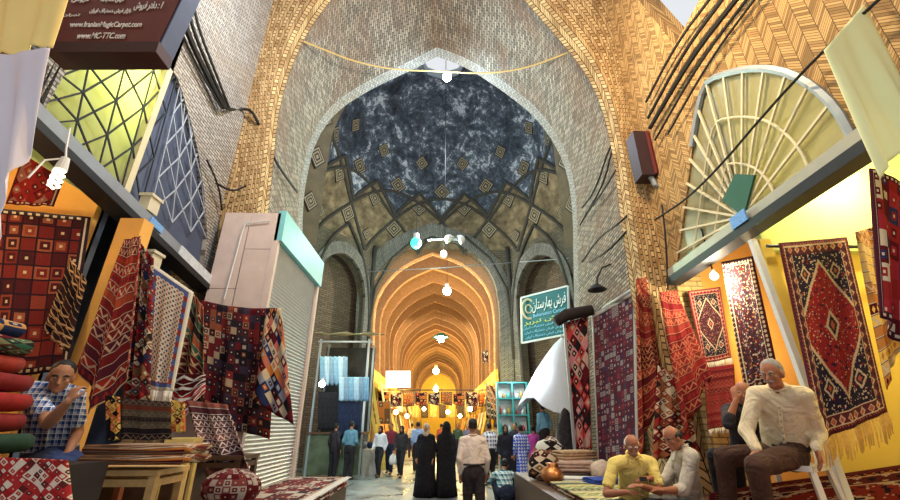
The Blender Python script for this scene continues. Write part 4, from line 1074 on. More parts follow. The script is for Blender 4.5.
def person(label, J, look, shirt, pants, sleeves='long', hair='short', hmat=None, skin=None, vox=.011, shoe=None, extra=None, hands=True, s=1.0, belt=False, palms=None, moustache=None, loc=None, group=None, fold=.006, watch=False, curl=.6):
    """J: world joints: pelvis neck head sl sr el er wl wr hl hr kl kr al ar"""
    skin = skin or SKIN; hmat = hmat or HAIRB
    base = loc if loc is not None else V(J['pelvis'].x, J['pelvis'].y, min(J['al'].z, J['ar'].z)-.08)
    t = thing('person', label, 'person', base, group)
    pel, nk, hd = J['pelvis'], J['neck'], J['head']
    if loc is None: hd = nk+(hd-nk).normalized()*.185*s; J['head'] = hd
    side = (J['sr']-J['sl']).normalized(); hs = (J['hr']-J['hl']).normalized()
    fr = frame(look, J.get('up', V(0,0,1)))
    b = MB(); ax = (nk-pel)
    def torso(b, inf, lo=-.06, neck=True, belly=0):
        ms = pel.lerp(nk, .5)
        pts = [pel-ax.normalized()*.05, pel.lerp(nk, .12), pel.lerp(nk, .32), pel.lerp(nk, .55), pel.lerp(nk, .78), pel.lerp(nk, .93), nk.copy()]
        rs = [.155*s, .165*s, .152*s+belly, .162*s+belly*.5, .172*s, .13*s, .075*s]
        rs = [r+inf for r in rs]
        caps(b, pts, rs, 18, side, .66)
        for a in ('sl','sr'): caps(b, [pel.lerp(nk, .86), pel.lerp(nk,.9).lerp(J[a], .6), J[a]], [.08*s+inf,.072*s+inf,.062*s+inf], 12)
    torso(b, 0)
    caps(b, [nk-ax.normalized()*.03, nk.lerp(hd, .45), nk.lerp(hd, .8)], [.062*s,.055*s,.055*s], 12)
    w = head_parts(b, hd, fr, s)
    for a, e, k in (('sl','el','wl'),('sr','er','wr')):
        A, B, C = J[a], J[e], J[k]
        caps(b, [A, A.lerp(B, .5), B], [.052*s,.047*s,.040*s], 12); caps(b, [B, B.lerp(C, .3), B.lerp(C, .75), C], [.040*s,.042*s,.032*s,.026*s], 12)
        if hands:
            pd = (palms or {}).get(k, None); dd = (C-B).normalized()
            if pd: dd2, pn = pd
            else: dd2, pn = dd, V(0,0,-1) if abs(dd.z) < .8 else -fr[1]
            hand(b, C, Vector(dd2), Vector(pn), s, curl)
    for a, e, k in (('hl','kl','al'),('hr','kr','ar')):
        A, B, C = J[a], J[e], J[k]
        caps(b, [A, A.lerp(B, .5), B], [.085*s,.072*s,.058*s], 12); caps(b, [B, B.lerp(C, .35), C], [.057*s,.054*s,.036*s], 12)
        fd = J.get('foot', fr[1]); fd = Vector((fd.x, fd.y, 0)).normalized()
        caps(b, [C-V(0,0,.03), C+fd*.08-V(0,0,.05), C+fd*.16-V(0,0,.06)], [.038*s,.04*s,.03*s], 10)
    remesh(b, 'body', vox, skin, t, 1)
    # shirt
    cv = max(vox*1.25, .013)
    b = MB(); torso(b, .014, belly=.012)
    for a, e, k in (('sl','el','wl'),('sr','er','wr')):
        A, B, C = J[a], J[e], J[k]
        if sleeves == 'long': caps(b, [A, A.lerp(B, .5), B], [.070*s,.064*s,.060*s], 12); caps(b, [B, B.lerp(C, .5), B.lerp(C, .93)], [.060*s,.052*s,.043*s], 12)
        elif sleeves == 'short': caps(b, [A, A.lerp(B, .45), A.lerp(B, .78)], [.068*s,.066*s,.063*s], 12, None, .2)
        elif sleeves == 'elbow': caps(b, [A, A.lerp(B, .5), B], [.070*s,.064*s,.060*s], 12); caps(b, [B, B.lerp(C, .3)], [.060*s,.056*s], 12)
    remesh(b, 'shirt', cv, shirt, t, 2, fold)
    b = MB(); cz = frame(fr[1])[0]; c0 = nk+ax.normalized()*.012
    ring = [c0+(side*math.cos(a)*.074+side.cross(ax.normalized())*math.sin(a)*.066)*s+ax.normalized()*(.012) for a in [2*PI*i/20 for i in range(20)]]
    b.tube(ring, .013, 6, closed=True); b.build('collar', shirt, t, smooth=True)
    if vox < .012:
        an = ax.normalized(); sdn = (side-an*side.dot(an)).normalized(); fw = an.cross(sdn)
        if fw.dot(fr[1]) < 0: fw = -fw
        for sg in (-1, 1):
            c0 = nk+an*.02+fw*.035*s
            b = MB(); tri_ = [c0+sdn*sg*.012+fw*.03, c0+sdn*sg*.075-fw*.02, c0+sdn*sg*.085-an*.045+fw*.035, c0+sdn*sg*.035-an*.085+fw*.06]
            b.poly([tri_], None, tuple(fw*.008)); b.build('collar_flap', shirt, t)
        b = MB(); q = [pel.lerp(nk, .15+.75*k/8)+fw*(.128+.02*math.sin(PI*k/8)-.045*(k/8)**3)*s for k in range(9)]; b.tube(q, .016, 6, sy=.5); b.build('placket', shirt, t, smooth=True)
        for k in range(1, 8, 1): b = MB(); b.ball(q[k]+fw*.012, .008, 8); b.build('button', plain('button_grey', (.25,.22,.18), .4), t)
    if pants:
        b = MB(); caps(b, [pel-ax.normalized()*.07, pel, pel+ax.normalized()*.08], [.172*s,.182*s,.172*s], 16, hs, .7)
        for a, e, k in (('hl','kl','al'),('hr','kr','ar')):
            A, B, C = J[a], J[e], J[k]
            caps(b, [A, A.lerp(B, .5), B], [.108*s,.096*s,.084*s], 12); caps(b, [B, B.lerp(C, .5), B.lerp(C, .96)], [.084*s,.074*s,.070*s], 12, None, 1)
        remesh(b, 'trousers', cv, pants, t, 2, fold)
    if belt:
        b = MB(); c0 = pel+ax.normalized()*.09; sd = hs; sd = (sd-ax.normalized()*sd.dot(ax.normalized())).normalized(); fw = sd.cross(ax.normalized())
        b.tube([c0+(sd*math.cos(a)*.182+fw*math.sin(a)*.126)*s for a in [2*PI*i/28 for i in range(28)]], .016, 6, closed=True); b.build('belt', plain('black_leather', (.02,.015,.015), .4), t)
    sm = shoe or plain('black_leather', (.02,.015,.015), .4)
    for k in ('al', 'ar'):
        C = J[k]; fd = J.get('foot', fr[1]); fd = Vector((fd.x, fd.y, 0)).normalized(); b = MB(); sd = fd.cross(V(0,0,1))
        caps(b, [C-fd*.03-V(0,0,.04), C+fd*.08-V(0,0,.05), C+fd*.17-V(0,0,.058)], [.045*s,.05*s,.042*s], 12, sd, .62); b.build('shoe', sm, t, smooth=True)
    # face and hair
    for sx in (-1, 1):
        b = MB(); b.ball(w(sx*.031,.0735,.000), .0095*s, 10); e = b.build('eye', EYE, t, smooth=True)
        b = MB(); b.ball(w(sx*.031,.0805,.000), .0050*s, 8); b.build('iris', HAIRB, e, smooth=True)
        b = MB(); b.tube([w(sx*.014,.088,.020), w(sx*.032,.087,.026), w(sx*.050,.076,.019)], [.005*s,.0075*s,.004*s], 6); b.build('eyebrow', hmat, t, smooth=True)
    b = MB(); b.tube([w(-.022,.086,-.061), w(0,.0935,-.059), w(.022,.086,-.061)], [.003*s,.0055*s,.003*s], 6); b.build('mouth', LIP, t, smooth=True)
    if moustache:
        b = MB(); b.tube([w(-.030,.084,-.055), w(-.012,.097,-.046), w(.012,.097,-.046), w(.030,.084,-.055)], [.004*s,.009*s,.009*s,.004*s], 8); b.build('moustache', moustache, t, smooth=True)
    def hell(b, c, rx, ry, rz, cut, n=20, h=14, zmin=-1.):
        g = []
        for i in range(h+1):
            th = PI*cut*i/h
            g.append([w(c[0]+rx*math.sin(th)*math.cos(2*PI*k/n), c[1]+ry*math.sin(th)*math.sin(2*PI*k/n), c[2]+rz*math.cos(th)*(1+.04*math.sin(k*3))) for k in range(n)])
        b.grid(g, None, True); b.face(g[-1])
    if hair in ('short', 'balding'):
        b = MB()
        if hair == 'short': hell(b, (0,-.030,.045), .080, .092, .083, .56); hell(b, (0,-.042,.012), .078, .066, .085, .72)
        else:
            hell(b, (0,-.047,.008), .083, .062, .066, .70)
            for sx in (-1,1): hell(b, (sx*.066,-.018,.012), .018, .04, .035, .9)
        remesh(b, 'hair', .009, hmat, t, 1, .003, 40)
    elif hair == 'scarf':
        b = MB(); hell(b, (0,-.022,.018), .092, .100, .108, .95); caps(b, [w(0,-.02,-.05), nk], [.085*s,.10*s], 12)
        remesh(b, 'headscarf', .012, hmat, t, 1, .003, 20)
    if watch:
        b = MB(); C = J['wl']; d = (C-J['el']).normalized(); x = d.orthogonal().normalized(); y = d.cross(x); C2 = C-d*.005
        b.tube([C2+(x*math.cos(a)+y*math.sin(a))*.031 for a in [2*PI*i/14 for i in range(14)]], .007, 6, closed=True); b.build('wristwatch', plain('steel', (.6,.6,.6), .3, .9), t)
    return t
def PJ(**k): return {a: P(v[0], v[1], t=v[2]) for a, v in k.items()}
# ---- man on the plastic chair
J = PJ(pelvis=(787,449,3.95), neck=(778,389,3.88), head=(770,369,3.8), sl=(804,395,3.74), sr=(756,394,3.98), el=(819,432,3.78), wl=(816,449,3.64), er=(746,431,3.86), wr=(757,450,3.68),
       hl=(795,455,3.82), hr=(778,455,4.02), kl=(756,466,3.5), kr=(724,456,3.92), al=(768,522,3.5), ar=(730,512,3.9))
J['foot'] = V(-.8,-.55,0)
cream = cloth('cream_shirt', (.72,.60,.40))
person('older grey-haired man in cream shirt and brown trousers sitting on the white plastic chair', J, (-.88,-.45,-.2), cream, cloth('brown_trousers', (.07,.035,.025)), hmat=HAIRG, hair='short', belt=True,
       moustache=HAIRG, watch=True, vox=.009, skin=SKIN2, s=1.08, palms={'wr': (V(-.7,-.5,-.5), V(.1,-.2,-1)), 'wl': (V(0,-.05,-1), V(-.6,.2,0))})
cz = P(787,449,t=3.95)-V(0,0,.13)           # seat height
feet = min(J['al'].z, J['ar'].z)-.09
ch = thing('plastic_chair', 'white plastic chair with slatted back carrying the man in the cream shirt', 'chair', V(cz.x, cz.y, feet))
wp = plain('white_plastic', (.74,.70,.58), .35, var=.04)
cf = V(-.84,-.54,0).normalized(); cs = V(cf.y,-cf.x,0)
def cw(a, b_, z): return V(cz.x, cz.y, cz.z)+cs*a+cf*b_+V(0,0,z)
b = MB(); b.grid([[cw(-.23+.46*i/8, -.22+.46*j/8, -.012+.02*((i/4-1)**2)) for j in range(9)] for i in range(9)]); b.grid([[cw(-.23+.46*i/8, -.22+.46*j/8, -.04) for j in range(9)] for i in range(9)], flip=True)
for i in range(4):
    e = [(-.23,-.22),(.23,-.22),(.23,.24),(-.23,.24)]; a, c_ = e[i], e[(i+1) % 4]; b.face([cw(a[0],a[1],.008), cw(c_[0],c_[1],.008), cw(c_[0],c_[1],-.04), cw(a[0],a[1],-.04)])
b.build('seat', wp, ch)
for a in (-1, 1):
    for q in (-1, 1):
        b = MB(); top = cw(a*.21, q*.2, -.03); bot = cw(a*.26, q*.25, feet-cz.z); b.beam(bot, top, .05, .035); b.build('leg', wp, ch)
b = MB(); b.tube([cw(-.23,-.2,0), cw(-.24,-.30,.48), cw(-.17,-.34,.58), cw(.17,-.34,.58), cw(.24,-.30,.48), cw(.23,-.2,0)], .02, 8); b.build('back_frame', wp, ch)
for a in (-.14,-.07,0,.07,.14):
    b = MB(); b.beam(cw(a,-.21,.0), cw(a*1.05,-.335,.57), .035, .012); b.build('slat', wp, ch)
# ---- man behind him, hand on his face
J = PJ(pelvis=(748,450,4.75), neck=(744,405,4.7), head=(743,384,4.6), sl=(760,411,4.7), sr=(728,410,4.75), el=(764,445,4.6), wl=(752,455,4.4), er=(728,424,4.35), wr=(736,400,4.4),
       hl=(755,456,4.7), hr=(742,456,4.75), kl=(735,462,4.3), kr=(715,456,4.5), al=(742,505,4.3), ar=(722,500,4.5))
person('balding man in dark clothes resting his head on his hand behind the chair', J, (-.62,-.75,-.25), cloth('black_shirt', (.03,.025,.03)), cloth('black_trousers', (.02,.018,.022)), sleeves='elbow', hair='balding', hmat=HAIRG, skin=SKIN2,
       palms={'wr': (V(.15,.2,1), V(.6,.5,0))})
# ---- man in yellow shirt
J = PJ(pelvis=(634,506,4.5), neck=(633,456,4.38), head=(631,436,4.25), sl=(651,463,4.38), sr=(614,464,4.34), el=(660,492,4.15), wl=(642,486,3.95), er=(606,494,4.15), wr=(627,492,3.95),
       hl=(644,508,4.4), hr=(624,508,4.4), kl=(668,508,4.05), kr=(598,512,4.05), al=(628,516,3.95), ar=(640,520,3.9))
J['foot'] = V(-1,-.2,0)
person('man in yellow short-sleeved shirt with white hair sitting on the platform looking down', J, (-.25,-.85,-.42), cloth('yellow_shirt', (.80,.62,.18)), cloth('black_trousers', (.02,.018,.022)), sleeves='short', hair='balding', hmat=plain('white_hair', (.62,.58,.54), .8), skin=SKIN2, moustache=HAIRG, vox=.009, s=.9,
       palms={'wl': (V(-.9,-.2,.1), V(0,.3,-1)), 'wr': (V(.9,-.2,.0), V(0,.2,-1))})
b = MB(); q = P(643,479,t=3.92); b.box(q-V(.035,.006,.018), q+V(.035,.006,.018), None); tag(b.build('mobile_phone', plain('black_plastic', (.02,.02,.02), .3)), 'small black phone held between the two men sitting on rugs', 'phone')
# ---- man in pale grey shirt, in profile
J = PJ(pelvis=(692,505,4.5), neck=(682,448,4.42), head=(666,432,4.35), sl=(692,456,4.22), sr=(680,454,4.6), el=(684,490,4.1), wl=(664,490,4.02), er=(664,482,4.45), wr=(650,478,4.2),
       hl=(692,510,4.35), hr=(688,508,4.6), kl=(650,508,4.1), kr=(648,502,4.6), al=(680,516,4.05), ar=(676,510,4.4))
J['foot'] = V(-1,0,0); J['up'] = V(-.3,0,1)
person('dark-haired balding man in pale grey shirt leaning forward in profile facing left', J, (-.93,-.3,-.42), cloth('grey_white_shirt', (.50,.44,.36)), cloth('grey_trousers', (.10,.09,.09)), sleeves='elbow', hair='balding', hmat=HAIRB, skin=SKIN2, vox=.009,
       palms={'wl': (V(-.9,-.1,.1), V(0,.2,-1)), 'wr': (V(-.9,-.2,0), V(0,.3,-1))})
# ---- man in plaid shirt at left
J = PJ(pelvis=(50,452,3.5), neck=(56,388,3.38), head=(66,366,3.2), sl=(74,396,3.42), sr=(34,391,3.28), el=(78,432,3.5), wl=(68,452,3.3), er=(48,424,2.98), wr=(68,402,2.95),
       hl=(58,458,3.5), hr=(44,458,3.45), kl=(78,468,3.15), kr=(66,474,3.0), al=(82,520,3.2), ar=(70,525,3.1))
person('young man in blue and white plaid shirt holding his hand to his mouth, far left', J, (.62,-.75,-.22), plaid('blue_plaid', (.02,.04,.16), (.12,.20,.42), (.50,.52,.6), 21), cloth('blue_jeans', (.03,.05,.14)), sleeves='short', hair='short', vox=.009,
       palms={'wr': (V(.0,.25,1), V(.1,.9,0))}, curl=1.6, s=1.05)
# ---- standing people in the street
def stand(px, py, rz, shirt, pants, label, h=1.72, hair='short', hmat=None, sleeves='long', step=0, arms=0, skirt=None, hands=True, z0=0, vox=.018, skin=None, extra=None, **kw):
    g = P(px, py, Z=z0); k = h/1.75; c, sn = math.cos(rz), math.sin(rz)
    def L(x, y, z): return g+V((x*c-y*sn)*k, (x*sn+y*c)*k, z*k)       # local +y is the way the person faces
    J = dict(pelvis=L(0,0,.95), neck=L(0,.0,1.47), head=L(0,.02,1.63), sl=L(-.175,0,1.40), sr=L(.175,0,1.40), hl=L(-.09,0,.90), hr=L(.09,0,.90),
             kl=L(-.10,.05+step*.16,.50), kr=L(.10,.05-step*.12,.50), al=L(-.10,step*.22,.09), ar=L(.10,-step*.26,.10+abs(step)*.03),
             el=L(-.24,-.04-step*.08,1.13), er=L(.24,-.04+step*.08,1.13), wl=L(-.22,.08-step*.12+arms*.15,.90+arms*.18), wr=L(.22,.08+step*.12+arms*.15,.90+arms*.18))
    look = V(-sn, c, -.05)
    t = person(label, J, look, shirt, None if skirt else pants, sleeves, hair, hmat, s=k, vox=vox, loc=V(g.x, g.y, z0), hands=hands, fold=.008, skin=skin, **kw)
    if skirt:
        b = MB(); n = 28; prof_ = [(.02,.150,.11),(.10,.19,.15),(.35,.185,.15),(.6,.19,.15),(.9,.17,.13),(1.05,.155,.115)]
        gg = []
        for z, rx, ry in prof_: gg.append([L((rx+.022*math.sin(7*a)*(1.1-z))*math.cos(a), (ry+.022*math.sin(5*a+1)*(1.1-z))*math.sin(a), z) for a in [2*PI*i/n for i in range(n)]])
        b.grid(gg, None, True); b.face(gg[0][::-1]); b.face(gg[-1]); b.build('skirt', skirt, t, smooth=True)
    return t, L
def chador(px, py, rz, label, scarf, h=1.66, top=True):
    blk = cloth('black_chador', (.012,.011,.014), .3)
    t, L = stand(px, py, rz, blk, None, label, h, 'scarf', scarf, skirt=blk)
    b = MB(); n = 36; gg = []
    prof_ = [(.015,.30,.25,0),(.3,.27,.22,0),(.7,.25,.20,.0),(1.0,.26,.19,.0),(1.25,.27,.18,0),(1.40,.235,.15,0),(1.47,.16,.13,-.01),(1.53,.12,.12,-.02),(1.62,.115,.125,-.03),(1.70,.10,.11,-.035),(1.76,.06,.07,-.03),(1.785,.01,.01,-.03)]
    if not top: prof_ = prof_[:7]
    for z, rx, ry, oy in prof_:
        row_ = []
        for i in range(n):
            a = 2*PI*i/n; f = (1+.07*math.sin(9*a+z)*(1.6-z)/1.6+.04*math.sin(5*a+2))
            x, y = rx*f*math.cos(a), ry*f*math.sin(a)+oy
            if z > 1.3: y = min(y, .035)
            row_.append(L(x, y, z))
        gg.append(row_)
    b.grid(gg, None, True); b.face(gg[0][::-1]); b.face(gg[-1]); b.build('chador', blk, t, smooth=True)
    return t, L
BK = 0.0     # facing away from the camera
PAT = patch('weave_scarf', 8, 8, [(.75,.72,.68),(.05,.05,.05),(.6,.55,.5)], seed=3)
beige = cloth('beige_scarf', (.55,.42,.30))
t, L = chador(425, 497, 2.9, 'woman in long black chador with beige headscarf, left of the pair', beige, top=False)
t, L = chador(446, 497, 0.35, 'woman in long black chador walking away, right of the pair', cloth('black_scarf', (.015,.014,.016)), 1.68)
stand(475, 538, .05, cloth('pink_white_shirt', (.74,.60,.52)), cloth('dark_trousers', (.03,.022,.025)), 'man in white shirt and dark trousers walking away beside the chador women', 1.71, belt=True, vox=.012, step=.3)
stand(417, 472, .1, cloth('light_blue_shirt', (.28,.36,.60)), cloth('dark_trousers', (.03,.022,.025)), 'man in light blue shirt walking away left of the chador women', 1.74, step=.3)
stand(378, 477, 2.8, cloth('white_tunic', (.62,.62,.68)), cloth('black_trousers', (.02,.018,.022)), 'woman in long white tunic and black headscarf walking among the group', 1.6, 'scarf', cloth('black_scarf', (.015,.014,.016)), skirt=None, step=.7)
stand(389, 474, 3.0, cloth('maroon_jacket', (.20,.03,.05)), cloth('navy_trousers', (.02,.025,.05)), 'person in maroon jacket with dark trousers walking towards the camera', 1.68, step=.6)
t, L = stand(400, 477, 2.9, cloth('charcoal_coat', (.035,.03,.035)), cloth('black_trousers', (.02,.018,.022)), 'woman in charcoal coat and scarf carrying a white bag', 1.6, 'scarf', cloth('black_scarf', (.015,.014,.016)), step=.8)
b = MB(); q = P(393.5,465,t=P(400,477,Z=0).length*1.0); q = L(.30,.0,.62); b.lathe([(.01,-.2),(.12,-.19),(.15,-.08),(.12,.06),(.04,.14),(.012,.2)], q, 12, 1, .6); tag(b.build('shopping_bag', plain('white_bag', (.72,.70,.70), .5), smooth=True), 'white plastic bag carried by the woman in the charcoal coat', 'bag')
stand(347, 480, -.3, cloth('teal_shirt', (.10,.22,.30)), cloth('black_trousers', (.02,.018,.022)), 'man in teal shirt standing at the clothes stall on the left', 1.74, arms=.7)
stand(331, 479, -.6, cloth('black_shirt', (.03,.025,.03)), cloth('black_trousers', (.02,.018,.022)), 'man in black standing inside the clothes stall beside the hanging lamp', 1.68)
stand(491, 486, .4, plaid('mono_plaid', (.05,.05,.07), (.55,.55,.6), (.8,.8,.85), 9), cloth('black_trousers', (.02,.018,.022)), 'person in black and white patterned top standing behind the white-shirted man', 1.68)
stand(508, 488, 3.1, cloth('black_coat', (.02,.02,.03)), None, 'woman in black coat and headscarf facing the camera near the glass kiosk', 1.62, 'scarf', cloth('black_scarf', (.015,.014,.016)), skirt=cloth('black_coat', (.02,.02,.03)))
stand(524, 489, .3, plaid('blue_white_print', (.04,.08,.45), (.06,.12,.6), (.6,.6,.8), 12), None, 'woman in blue printed dress standing at the edge of the rug platform', 1.62, 'short', HAIRB, skirt=plaid('blue_white_print2', (.04,.08,.45), (.06,.12,.6), (.6,.6,.8), 12))
stand(537, 484, -.3, cloth('magenta_top', (.50,.06,.32)), None, 'woman in magenta dress standing right of the woman in blue', 1.6, 'short', HAIRB, skirt=cloth('magenta_top', (.50,.06,.32)))
stand(476, 462, .2, cloth('brown_shirt', (.22,.13,.08)), cloth('dark_trousers', (.03,.022,.025)), 'man in brown shirt in the crowd behind the white-shirted man', 1.7)
stand(458, 462, 3.0, cloth('dark_green_shirt', (.05,.09,.06)), cloth('dark_trousers', (.03,.022,.025)), 'man in dark green shirt far up the street right of the chador women', 1.7)
b = MB(); g_ = P(547,464,Z=.6); b.box((g_.x-.3,g_.y-.25,0), (g_.x+.3,g_.y+.25,.6)); tag(b.build('wooden_crate', dark_wood), 'dark wooden crate under the man in the sky blue shirt', 'crate')
stand(547, 464, .4, cloth('sky_shirt', (.16,.34,.48)), cloth('dark_trousers', (.03,.022,.025)), 'man in sky blue shirt standing raised on a crate beside the white canopy', 1.6, z0=.6)
for px, py, rz, c_, hh, lb in ((441,458,.2,(.30,.08,.05),1.7,'person in red top far up the street behind the chador women'),(468,459,3.0,(.10,.12,.3),1.66,'person in navy top far up the street facing the camera'),(497,466,.3,(.45,.33,.18),1.7,'person in tan jacket at the right of the corridor mouth'),(411,458,.1,(.5,.45,.36),1.72,'person in cream shirt far up the street at the left'),(518,478,2.6,(.03,.03,.05),1.7,'man in black jacket standing before the glass cabinet')):
    stand(px, py, rz, cloth('crowd_%d' % px, c_), cloth('dark_trousers', (.03,.022,.025)), lb, hh)
# crouching person in plaid
g = P(507, 508, Z=0)
def L(x, y, z): return g+V(x*1.3, y, z*.95)
J = dict(pelvis=L(0,0,.32), neck=L(-.02,.22,.68), head=L(.03,.32,.82), sl=L(-.17,.2,.62), sr=L(.15,.22,.62), el=L(-.24,.42,.44), er=L(.22,.44,.44), wl=L(-.1,.6,.42), wr=L(.12,.62,.42),
         hl=L(-.09,.0,.3), hr=L(.09,0,.3), kl=L(-.16,.38,.5), kr=L(.16,.38,.5), al=L(-.12,.12,.09), ar=L(.12,.12,.09))
person('crouching person in teal and white plaid shirt with back to the camera', J, (.1,.9,-.3), plaid('teal_plaid', (.04,.10,.13), (.15,.35,.40), (.6,.7,.7), 11), cloth('navy_trousers', (.02,.025,.05)), vox=.014)
# ================================================================ DOMED CHAMBER AND STREET FURNITURE
def bulb(name, label, p, power, col_, r=.11, cord=None, emit=30, shade=None, lr=.1):
    t = thing(name, label, 'lamp', p)
    b = MB(); b.ball(p, r, 14); b.build('bulb', plain('glow_%s' % label.replace(' ', '_')[:20], col_, .4, emit=emit, var=0), t, smooth=True)
    b = MB(); b.lathe([(.0,r*1.9),(r*.5,r*1.8),(r*.55,r*.9),(0,r*.8)], p, 12); b.build('socket', white_paint, t)
    if shade:
        b = MB(); b.lathe([(r*.6,r*1.7),(r*2.4,r*.5),(r*2.5,r*.35),(r*.6,r*1.5)], p, 20); b.build('shade', plain('teal_enamel', (.05,.28,.28), .4), t, smooth=True)
    if cord is not None: b = MB(); b.tube([p+V(0,0,r*1.8), cord], .012, 5); b.build('cord', black_rubber, t)
    light('lamp_light', p-V(0,0,r+lr+.03), power, col_, lr, t)
    return t
p = P(447,77,Y=9.7)
bulb('street_lamp', 'bluish white bulb hanging from the cord across the top of the high arch', p, 160, (.62,.85,1), .14)
cp = [P(x, y, Y=yy) for x, y, yy in ((283,33,7.3),(320,48,8.0),(355,62,8.8),(395,70,9.5),(437,71,9.7),(480,74,9.5),(520,70,8.8),(560,56,8.0),(588,44,7.3))]
b = MB(); b.tube(smoothline(cp, 40), .022, 6); tag(b.build('lamp_cord', plain('yellow_cord', (.62,.42,.15), .7)), 'yellow cord strung across the street below the high arch', 'cord')
p = P(416,243,Y=14); bulb('street_lamp', 'green glowing lamp hanging under the dome left of the floodlights', p, 260, (.06,.85,.50), .21, V(p.x,p.y,15), 1.3)
p = P(447,291,Y=19.2); bulb('street_lamp', 'first bright white lamp in the mouth of the vaulted street', p, 450, (1,.96,.88), .20, V(p.x,p.y,9.6), 40)
p = P(441,339,Y=30.7); bulb('street_lamp', 'second lamp along the vaulted street with a green enamel shade', p, 500, (1,.93,.75), .26, V(p.x,p.y,10), 40, True)
p = P(436,371,Y=46); bulb('street_lamp', 'third lamp along the vaulted street glowing yellow', p, 600, (1,.82,.30), .34, V(p.x,p.y,10), 30)
p = P(436,389,Y=66); bulb('street_lamp', 'farthest yellow lamp low above the street displays', p, 600, (1,.80,.28), .42, V(p.x,p.y,9.8), 30)
p = P(322,384,Y=12.6); bulb('street_lamp', 'bluish white bulb glowing beside the clothes stall on the left', p, 120, (.75,.92,1), .09, None, 40)
p = P(714,276,Y=5.6); bulb('shop_lamp', 'white bulb glowing inside the far doorway of the right shops', p, 70, (1,.90,.62), .055, V(p.x,p.y,4.4), 40, lr=.05)
p = P(800,205,Y=3.9); bulb('shop_lamp', 'white bulb lighting the lime wall behind the large medallion rug', V(5.2,4.0,4.9), 130, (1,.93,.55), .06, V(5.2,4.0,7.1), 40, lr=.05)
# pair of floodlights on a bracket
fl = thing('floodlight_bracket', 'white floodlights on a bracket hanging in the chamber beside the green lamp', 'lamp', P(457,240,Y=14))
for px in (450, 459):
    b = MB(); q = P(px,240,Y=14); b.lathe([(.05,.22),(.14,.16),(.2,0),(.0,-.02)], V(0,0,0), 14)
    mt = Matrix.Translation(q) @ Matrix.Rotation(1.1 if px > 455 else -.6, 4, 'Y'); b.v = [mt@v for v in b.v]; b.build('lamp_head', white_paint, fl, smooth=True)
b = MB(); b.tube([P(428,240,Y=14), P(445,239,Y=14), P(465,240,Y=14)], .035, 6); b.build('bracket', grey_metal, fl)
b = MB(); q = P(444,254,Y=14); b.ball(q, .13, 12, (1,1,1.2)); b.build('globe', plain('globe_glass', (.75,.82,.72), .3, emit=.6, var=0), fl, smooth=True)
b = MB(); b.tube([q+V(0,0,.12), P(444,240,Y=14)], .015, 5); b.tube([P(445,239,Y=14), V(P(445,239,Y=14).x,14,17.6)], .015, 5); b.build('cord', black_rubber, fl)
b = MB(); b.tube([P(365,272,Y=19.7), P(440,268,Y=16), P(520,262,Y=18.6), P(572,258,Y=17)], .02, 5); tag(b.build('tie_wire', grey_metal), 'thin wire stretched across the chamber in front of the corridor arch', 'wire')
# ---- cables
def cable(pts, label, r=.02, grp=None):
    b = MB(); b.tube(smoothline(pts, 36), r, 6); return tag(b.build('cable', black_rubber), label, 'cable', grp)
for i, (o, r) in enumerate(((0,.05),(7,.03),(13,.025),(-6,.02))):
    cable([P(178+o,-10,X=XL+.1), P(185+o,28,X=XL+.1), P(205+o*.8,72,X=XL+.1), P(224+o*.4,108,X=XL+.14)], 'black cable running down the grey brick wall at upper left', r, 'black cables on the upper left wall')
cable([P(226,108,X=XL+.12), P(236,110,Y=6.6), P(250,108,Y=6.68), P(258,122,Y=6.7), P(275,162,Y=7.7), P(297,192,Y=9.3)], 'thick black cable crossing the left brick pier towards the arch edge', .03)
cable([P(216,183,X=XL+.15), P(232,192,Y=6.6), P(246,186,Y=6.68)], 'short black cable looped round the middle of the left pier', .02)
cable([P(207,160,X=XL+.1), P(219,186,X=XL+.12), P(222,210,Y=6.7)], 'thin black cable dropping beside the slate lattice panel', .018)
for i, (x0, x1, y1, r) in enumerate(((742,650,128,.04),(728,648,118,.03),(715,646,102,.025),(752,655,140,.022),(760,668,134,.018))):
    cable([P(x0,-8,X=XR-.12), P((x0+x1)/2-4,y1/2-8,X=XR-.1), P(x1,y1,X=XR-.1)], 'dark cable slanting down the orange brick wall to the ribbed box', r, 'cables slanting to the ribbed box')
for i, pts in enumerate(([(612,150),(605,180),(592,205),(580,225)],[(616,170),(600,196),(586,214)],[(640,200),(622,222),(600,236),(582,262)],[(622,128),(608,150),(596,190),(582,208)],[(632,225),(610,250),(590,262)],[(632,118),(640,104),(655,112)])):
    yy = [7.35, 8.0, 8.9, 9.4][:len(pts)]
    cable([P(x, y, Y=(7.0 if x > 620 else 7.0+(620-x)*.06)) for x, y in pts], ['cable curving from the ribbed box down to the arch jamb','short cable beside the upper curved one on the right jamb','long low cable below the ribbed box crossing the pale brick','cable running from the pier top down the right jamb','lowest short cable above the gooseneck lamp','small cable loop at the top of the right pier'][i], .022)
cable([P(900,-20,X=XR-.2), P(800,72,X=XR-.15), P(700,190,X=XR-.15), P(655,220,X=XR-.15)], 'long thin cable crossing the fan window from upper right', .016)
cable([P(668,290,X=XR-.15), P(666,240,X=XR-.12), P(662,205,X=XR-.12)], 'cable hanging down the right pier below the ribbed box', .016)
